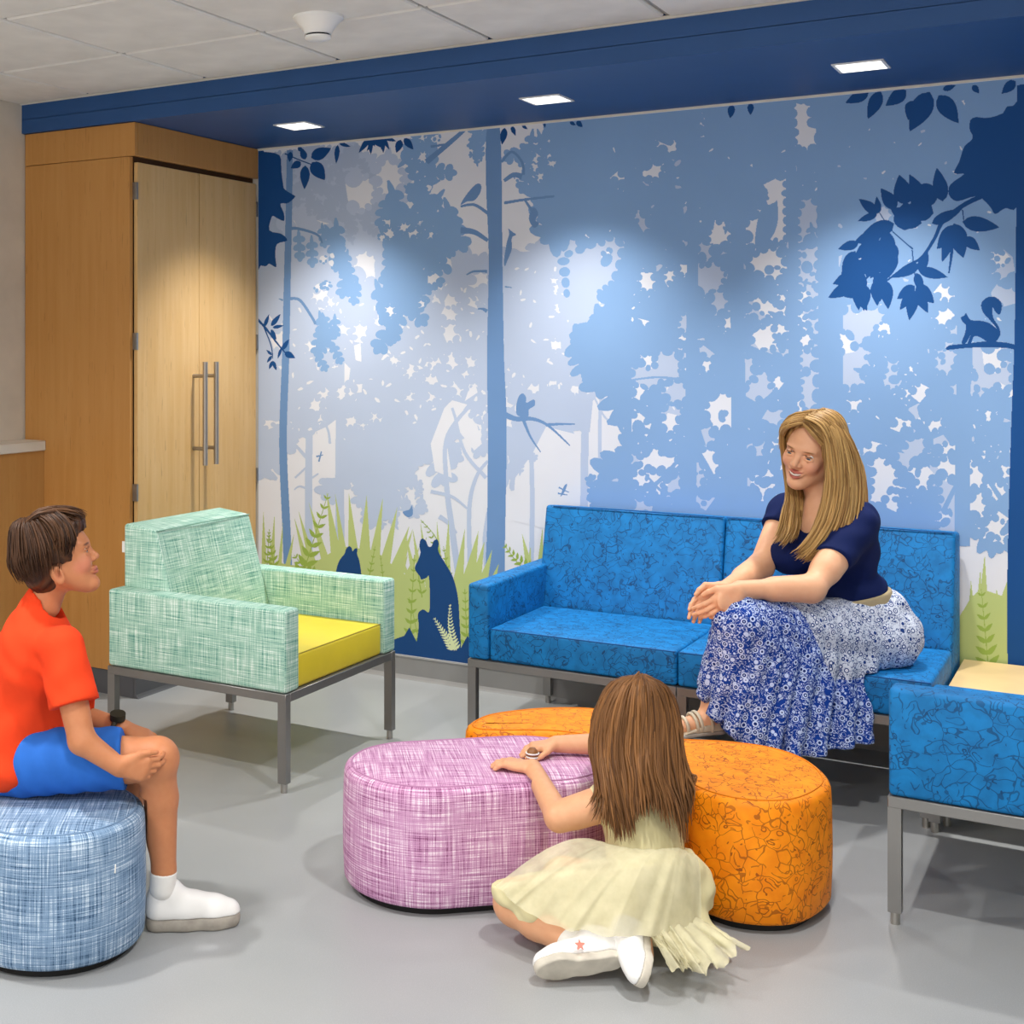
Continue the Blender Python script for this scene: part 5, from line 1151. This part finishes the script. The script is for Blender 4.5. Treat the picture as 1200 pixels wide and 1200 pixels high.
    for tt, r_ in ((.12, .040), (.42, .034), (.55, .032), (.82, .027)):
        cc = fa_*(1-tt)+ft*tt; rel(tube('strap', [cc+(b1*math.cos(w)+b2*math.sin(w))*r_ for w in np.linspace(0, 2*math.pi, 19)[:-1]], .0055, M['beige_leather'], root, 6, True), root)
    rel(tube('strap', [nan+nUP*.0+(b1*math.cos(w)+unit(np.cross(b1, nUP))*math.sin(w))*.037-nUP*.03 for w in np.linspace(0, 2*math.pi, 19)[:-1]], .005, M['beige_leather'], root, 6, True), root)
    a = fan.copy(); a[2] = .002; shoe(root, 'flat_shoe', a+nRGT*.05, a-nRGT*.19-nFWD*.03, nUP, .92, M['beige_leather'], M['shoe_sole'], .012, True)
    # hair: cap and long locks
    H = Field(c-.16, c+.17, .0036); H.ell(q(-.016, 0, .036), (.108, .087, .095), Rm, 0); H.ell(q(-.05, 0, -.04), (.06, .075, .08), Rm, .03)
    H.ell(q(.098, -.002, -.012), (.074, .074, .112), np.stack([unit(f+u*.2), l, unit(u-.2*f)], 1), .008, 'sub')
    hc, hqd = H.surface(); hd_, hl_ = rgb('755026'), rgb('CBA466')
    ct = np.sin(hc @ l*330+1.5*np.sin(hc @ f*40))*.5+.5; o = np_mesh('hair', hc, hqd, M['hair'], root, hd_*(1-ct[:, None]*.6)+hl_*ct[:, None]*.6); rel(o, root)
    pt = q(.058, -.012, .118)   # parting
    near = [[q(.068, -.010, .112), J(962, 507, 4.29), J(967, 535, 4.275), J(968, 570, 4.27), J(958, 610, 4.26), J(940, 640, 4.24), J(924, 650, 4.22)],
            [q(.045, -.010, .124), J(972, 502, 4.29), J(981, 535, 4.27), J(982, 575, 4.26), J(972, 615, 4.25), J(950, 648, 4.23), J(936, 660, 4.22)],
            [q(.02, -.008, .130), J(982, 502, 4.30), J(994, 540, 4.28), J(997, 580, 4.26), J(988, 620, 4.24), J(968, 645, 4.22), J(948, 655, 4.21)],
            [q(-.01, -.006, .133), J(988, 505, 4.34), J(1003, 540, 4.32), J(1006, 580, 4.29), J(1000, 620, 4.25), J(988, 645, 4.23), J(978, 668, 4.22)],
            [q(-.04, -.0, .128), J(990, 505, 4.42), J(1008, 545, 4.42), J(1013, 580, 4.38), J(1008, 615, 4.33), J(1000, 640, 4.28), J(990, 662, 4.25)],
            [q(-.07, .0, .115), J(990, 510, 4.48), J(1007, 545, 4.49), J(1012, 580, 4.48), J(1010, 610, 4.45), J(1008, 640, 4.44), J(1000, 660, 4.43)]]
    locks('hair_strands', root, near, 420, .0030, (hd_, hl_), .0055, 18, 11, wavy=.0012)
    far = [[q(.066, -.016, .112), q(.075, -.060, .085), q(.062, -.078, .03), J(922, 572, 4.43), J(918, 600, 4.38), J(912, 624, 4.34), J(903, 636, 4.32)],
           [q(.045, -.016, .122), q(.045, -.078, .08), q(.035, -.09, .02), J(928, 575, 4.42), J(928, 605, 4.36), J(923, 628, 4.32), J(910, 642, 4.30)],
           [q(.01, -.014, .130), q(.0, -.085, .09), q(-.01, -.095, .02), J(934, 575, 4.42), J(936, 605, 4.36), J(934, 625, 4.31), J(926, 640, 4.29)],
           [q(-.04, -.01, .126), q(-.07, -.07, .09), q(-.09, -.07, .02), q(-.095, -.06, -.06), q(-.09, -.05, -.12), q(-.085, -.04, -.16), q(-.08, -.03, -.19)],
           [q(-.06, .0, .120), q(-.105, -.0, .08), q(-.118, .0, .02), q(-.112, .0, -.06), q(-.10, .0, -.12), q(-.095, .0, -.17), q(-.09, .0, -.21)]]
    locks('hair_strands', root, far, 300, .0028, (hd_, hl_), .005, 18, 12, wavy=.0012)
    fr = [[[q(.076-.03*w, -.011, .107+.012*w), q(.090-.03*w, .028, .090+.014*w), q(.080-.028*w, .058, .064+.016*w), q(.058-.026*w, .077, .03+.014*w), q(.042-.022*w, .087, -.012)] for w in (0, .5, 1)],
          [[q(.076-.03*w, -.013, .107+.012*w), q(.087-.03*w, -.044, .090+.014*w), q(.072-.028*w, -.069, .062+.016*w), q(.054-.026*w, -.083, .02+.014*w), q(.044-.022*w, -.088, -.03)] for w in (0, .5, 1)]]
    for k_, g_ in enumerate(fr): locks('hair_strands', root, g_, 110, .0026, (hd_, hl_), .0025, 12, 14+k_)
    # short run of roots either side of the parting
    top = [[q(.072, -.012+.0*i, .108) if False else q(.07-.14*i/5, -.012, .110+.022*math.sin(math.pi*(.25+.5*i/5))), q(.072-.14*i/5, .03, .108+.022*math.sin(math.pi*(.25+.5*i/5))), q(.068-.145*i/5, .06, .088+.02*math.sin(math.pi*(.2+.6*i/5))), q(.055-.135*i/5, .083, .05), q(.035-.12*i/5, .09, .0)] for i in range(6)]
    locks('hair_strands', root, top, 200, .0026, (hd_, hl_), .003, 12, 13)
    return root

# ------------------------------------------------------------------ the girl on the floor
def build_girl():
    root = empty('person', (2.46, -2.02, 0)); tag(root, 'long haired girl in pale cream dress sitting on the floor, seen from behind', 'person')
    sk = rgb('D9A27C'); S = .84; c = J(742, 848, 3.47); f, l, u = frame3(nFWD*.80-nRGT*.5-nUP*.42, nUP)
    tf = unit(nFWD*.75-nRGT*.6); tl = np.cross(nUP, tf); tu = unit(nUP+tf*.25); tf = unit(tf-tu*(tf@tu)); Rt = np.stack([tf, tl, tu], 1)
    pel, waist, chest, nb = J(752, 1050, 3.37), J(756, 998, 3.38), J(752, 950, 3.42), J(746, 906, 3.45)
    lsh, rsh = J(718, 938, 3.36), J(786, 930, 3.50)
    lel, lwr = J(655, 958, 3.36), J(624, 900, 3.58); rel_, rwr = J(724, 872, 3.72), J(652, 872, 3.74)
    lhip, lkn, lan = J(715, 1055, 3.36), J(606, 1058, 3.34), J(668, 1106, 3.19); rhip, rkn, ran = J(785, 1055, 3.36), J(660, 1030, 3.50), J(748, 1090, 3.22)
    F = Field(np.array((1.95, -2.62, .0)), np.array((2.8, -1.55, .70)), .0055, [(J(607, 893, 3.62), .06, .0028), (J(633, 879, 3.74), .05, .003)])
    st, q, Rm = head(F, c, f, l, u, S, 1.1, -.03, False, True)
    F.cone(nb, c-u*.04, .036, .038, .02); F.ell(chest, (.075, .115, .10), Rt, .04); F.ell(waist, (.075, .10, .08), Rt, .05); F.ell(pel, (.10, .12, .09), Rt, .04)
    F.chain([lsh, lel, lwr], [.040, .034, .024], .015); F.cone(lsh, lsh+(lel-lsh)*.7, .041, .038, .02); F.chain([rsh, rel_, rwr], [.040, .033, .023], .015)
    F.chain([lhip, lkn], [.08, .058], .03); F.chain([lkn, lkn+(lan-lkn)*.4, lan], [.052, .048, .03], .02)
    F.chain([rhip, rkn], [.08, .055], .03); F.chain([rkn, ran], [.05, .03], .02)
    F.chain([lan, J(690, 1120, 3.16)], [.03, .028], .01); F.chain([ran, J(752, 1118, 3.17)], [.03, .028], .01)
    hand(F, lwr-nRGT*.004+nUP*.0, -nRGT*.80+nUP*.10+nFWD*.35, -nUP, nFWD*.8+nRGT*.5, .78, (.42, .42, .44, .46), .1, .09)
    hand(F, rwr-nRGT*.004, -nRGT*.9-nFWD*.25-nUP*.05, -nUP, -nFWD*.85+nRGT*.2, .76, (.42, .42, .42, .45), .15, .05)
    F.carve(PINK, *BEAN); co, qd = F.surface(); body = np_mesh('body', co, qd, M['skin'], root, stamp(co, sk, [(a, b, r_, rgb('D88C70') if cc is None else cc, s_) for a, b, r_, cc, s_ in st])); rel(body, root)
    eyes(root, body, q, l, u, f, S, rgb('4A3A28'), f)
    # dress: bodice with cap sleeves, gathered skirt spread over the legs
    F = Field(np.array((2.0, -2.6, .0)), np.array((2.9, -1.6, .5)), .005)
    F.ell(J(752, 948, 3.42), (.086, .126, .10), Rt, .04); F.ell(waist, (.086, .112, .08), Rt, .05); F.cone(lsh+tl*.0, lsh+(lel-lsh)*.16, .049, .050, .02); F.cone(rsh, rsh+(rel_-rsh)*.16, .049, .05, .02)
    F.cut(J(750, 904, 3.45), tu+.0*tf); F.cone(nb-tu*.03, nb+tu*.1, .052, .06, .01, 'sub')
    F.wave(.0013, nRGT+nUP*.4, 95, 0, (nUP, 22, .03)); F.cut(waist-tu*.03, -tu)
    F.carve(PINK, *BEAN); co, qd = F.surface(); bod = np_mesh('bodice', co, qd, M['cream_dress'], root); rel(bod, root)
    F = Field(np.array((2.0, -2.66, .0)), np.array((2.95, -1.6, .36)), .005)
    F.ell(J(754, 1010, 3.38), (.10, .125, .06), Rt, .04); F.ell(J(762, 1050, 3.36), (.145, .165, .10), Rt, .06)
    for a, b, ra, rb in (((735, 1010, 3.36), (604, 1038, 3.33), .085, .062), ((735, 1030, 3.30), (625, 1062, 3.28), .085, .05), ((745, 1030, 3.30), (672, 1080, 3.24), .09, .045), ((755, 1030, 3.29), (722, 1092, 3.20), .09, .035), ((775, 1030, 3.30), (770, 1090, 3.22), .09, .04),
                         ((790, 1030, 3.32), (800, 1086, 3.25), .08, .045), ((785, 1060, 3.30), (828, 1108, 3.20), .06, .022), ((780, 1070, 3.27), (808, 1120, 3.15), .05, .016), ((790, 1070, 3.30), (850, 1105, 3.22), .05, .014), ((770, 1000, 3.40), (808, 1040, 3.34), .07, .06)):
        F.cone(J(*a), J(*b), ra, rb, .022)
    F.wave(.0022, nRGT, 90, 0, (nUP, 26, .03)); F.wave(.0016, nRGT*.6+nUP, 130, 1, (nFWD, 35, .02))
    F.v = np.maximum(F.v, (.004-F.ax[2])[None, None, :]).astype(np.float32); F.cut(waist-tu*.012, tu)
    F.carve(PINK, *BEAN); co, qd = F.surface(); o = np_mesh('skirt', co, qd, M['cream_dress'], root); rel(o, root)
    # sheer tulle overlayer with a frilled, trailing hem
    t = NT('tulle'); tr = t.n('ShaderNodeBsdfTransparent'); mx = t.n('ShaderNodeMixShader'); v = t.coord(); g, _ = t.noise(v, 500, 1); w_, _ = t.noise(v, 22, 3)
    t.base(srgb('DDD6B4')); t.rough(.8, 0, .1); t.l(t.math('ADD', .38, t.math('MULTIPLY', w_, .45)), mx.inputs[0]); t.l(tr.outputs[0], mx.inputs[1]); t.l(t.b.outputs[0], mx.inputs[2]); t.l(mx.outputs[0], t.out.inputs[0]); M['tulle'] = t.m
    def flounce(top, bot, n, m, amp, waves, seed, bulge=0):
        # ruffled strip between two polylines
        gg = np.random.default_rng(seed); A, B = [np.array([J(*p) for p in L_]) for L_ in (top, bot)]
        def samp(L_, t_): i = min(int(t_*(len(L_)-1)), len(L_)-2); fr = t_*(len(L_)-1)-i; return L_[i]*(1-fr)+L_[i+1]*fr
        V = []
        for i in range(n+1):
            a, b = samp(A, i/n), samp(B, i/n); ph = waves*2*math.pi*i/n
            for j in range(m+1):
                s_ = j/m; p = a*(1-s_)+b*s_; w = amp*(.25+.75*s_); p = p+(nUP*.9-nFWD*.55)*bulge*math.sin(math.pi*s_**.8)
                p = p+nFWD*-w*(math.sin(ph+1.6*math.sin(i*.21+s_*2.2))+.6*math.sin(i*.37-s_*5+seed))+nUP*w*.5*math.cos(ph*1.3+s_*2)+gg.normal(0, amp*.06, 3); p[2] = max(p[2], .004+.003*abs(math.sin(i))); V.append(p)
        Fq = [(i*(m+1)+j, (i+1)*(m+1)+j, (i+1)*(m+1)+j+1, i*(m+1)+j+1) for i in range(n) for j in range(m)]
        o = np_mesh('tulle_layer', np.array(V), np.array(Fq), M['tulle'], root); rel(o, root)
    flounce([(704, 988, 3.30), (722, 992, 3.27), (745, 996, 3.25), (770, 996, 3.25), (795, 994, 3.29), (810, 1002, 3.34)], [(580, 1036, 3.28), (606, 1062, 3.23), (650, 1086, 3.16), (715, 1097, 3.10), (780, 1097, 3.11), (822, 1086, 3.20)], 110, 22, .0045, 7, 1, .06)
    flounce([(755, 1085, 3.13), (785, 1082, 3.14), (815, 1072, 3.21)], [(785, 1134, 3.05), (830, 1142, 3.02), (876, 1106, 3.13)], 60, 14, .015, 5, 3)
    flounce([(745, 1082, 3.14), (775, 1086, 3.13), (800, 1084, 3.16)], [(782, 1112, 3.09), (800, 1130, 3.05), (845, 1128, 3.07)], 46, 10, .013, 6, 4)
    # shoes: soles turned towards the viewer
    s1, q1 = shoe(root, 'canvas_shoe', J(730, 1128, 3.10), J(628, 1142, 3.10), nUP*.50+nFWD*.86, .86, M['white_leather'], M['shoe_sole2'], .02)
    s2, q2 = shoe(root, 'canvas_shoe', J(758, 1092, 3.19), J(757, 1156, 3.02), -nRGT*.92+nUP*.38, .80, M['white_leather'], M['shoe_sole2'], .02)
    F = Field(lan-.08, lan+.08, .003); F.cone(lan+(lan-lkn)*.0, J(684, 1113, 3.165), .035, .034, .01); co, qd = F.surface(); o = np_mesh('sock', co, qd, M['white_sock'], root); rel(o, root)
    # star on the shoe side
    ce = J(680, 1108, 3.095); R1, R2 = unit(nRGT), unit(nUP*.85+nFWD*.5); vv = [ce+(R1*math.cos(a)+R2*math.sin(a))*(.012 if k % 2 == 0 else .005) for k, a in enumerate(np.linspace(math.pi/2, 2.5*math.pi, 11)[:-1])]
    me = bpy.data.meshes.new('star_patch'); n_ = unit(np.cross(R1, R2)); me.from_pydata([tuple(p) for p in vv]+[tuple(p+nFWD*.006) for p in vv], [], [tuple(range(10))]+[tuple(range(10, 20))]+[(i, (i+1) % 10, 10+(i+1) % 10, 10+i) for i in range(10)]); me.materials.append(M['star_pink']); o = link(bpy.data.objects.new('star_patch', me), s1); rel(o, root)
    # hair
    hd_, hl_ = rgb('4A2E18'), rgb('8F6238')
    H = Field(c-.16, c+.16, .0036); H.ell(q(-.016, 0, .036), V3((.112, .092, .100))*S*1.07, Rm, 0); H.ell(q(-.06, 0, -.04), V3((.06, .08, .08))*S, Rm, .04); H.ell(q(.12, 0, -.03), V3((.07, .09, .1))*S, Rm, .008, 'sub')
    hc, hqd = H.surface(); ct = np.sin(hc @ nRGT*300+1.5*np.sin(hc @ nUP*40))*.5+.5; o = np_mesh('hair', hc, hqd, M['hair'], root, hd_*(1-ct[:, None]*.5)+hl_*ct[:, None]*.5); rel(o, root)
    gs = [[(748, 794, 3.42), (718, 803, 3.42), (699, 835, 3.43), (694, 875, 3.42), (701, 912, 3.36), (699, 932, 3.29), (688, 948, 3.26)],
          [(749, 793, 3.40), (724, 806, 3.37), (708, 840, 3.36), (704, 880, 3.35), (710, 920, 3.29), (716, 960, 3.27), (718, 988, 3.26)],
          [(750, 793, 3.39), (733, 806, 3.35), (722, 840, 3.33), (719, 880, 3.32), (724, 920, 3.30), (734, 960, 3.28), (738, 992, 3.26)],
          [(750, 793, 3.39), (744, 806, 3.34), (740, 840, 3.32), (738, 880, 3.31), (741, 910, 3.29), (742, 940, 3.28), (745, 968, 3.26)],
          [(750, 793, 3.39), (755, 806, 3.34), (758, 840, 3.32), (756, 870, 3.31), (756, 900, 3.29), (762, 930, 3.28), (764, 960, 3.26)],
          [(751, 793, 3.39), (768, 806, 3.36), (776, 840, 3.35), (777, 880, 3.33), (780, 915, 3.31), (790, 945, 3.29), (798, 985, 3.27)],
          [(751, 793, 3.40), (780, 808, 3.39), (790, 842, 3.39), (793, 880, 3.37), (798, 915, 3.35), (802, 950, 3.33), (806, 1004, 3.31)],
          [(752, 794, 3.43), (784, 812, 3.44), (795, 845, 3.45), (798, 880, 3.43), (805, 905, 3.41), (812, 912, 3.40), (806, 925, 3.39)]]
    locks('hair_strands', root, [[J(*p) for p in g_] for g_ in gs], 620, .0033, (hd_, hl_), .0060, 20, 21, wavy=.0022)
    gs2 = [[(747, 794, 3.44), (715, 806, 3.46), (697, 840, 3.47), (694, 880, 3.47), (699, 910, 3.44)], [(747, 794, 3.45), (716, 806, 3.50), (700, 840, 3.53), (697, 875, 3.53), (700, 905, 3.50)]]
    locks('hair_strands', root, [[J(*p) for p in g_] for g_ in gs2], 70, .003, (hd_, hl_), .005, 14, 22)
    return root
build_boy(); build_woman(); build_girl()
# small brown toy between the girl's hands
ty = empty('toy', tuple(on_z(624, 890, .345))); tag(ty, 'tiny brown striped toy held by the girl on the pink ottoman', 'toy')
lathe('toy_body', [(0, 0), (.013, .002), (.017, .012), (.015, .024), (.008, .032), (0, .034)], (0, 0, 0), M['toy_brown'], ty, 16)
for z, r_ in ((.008, .0162), (.018, .0172)): tube('stripe', [(r_*math.cos(a), r_*math.sin(a), z) for a in np.linspace(0, 2*math.pi, 17)[:-1]], .0022, M['tag_white'], ty, 5, True)
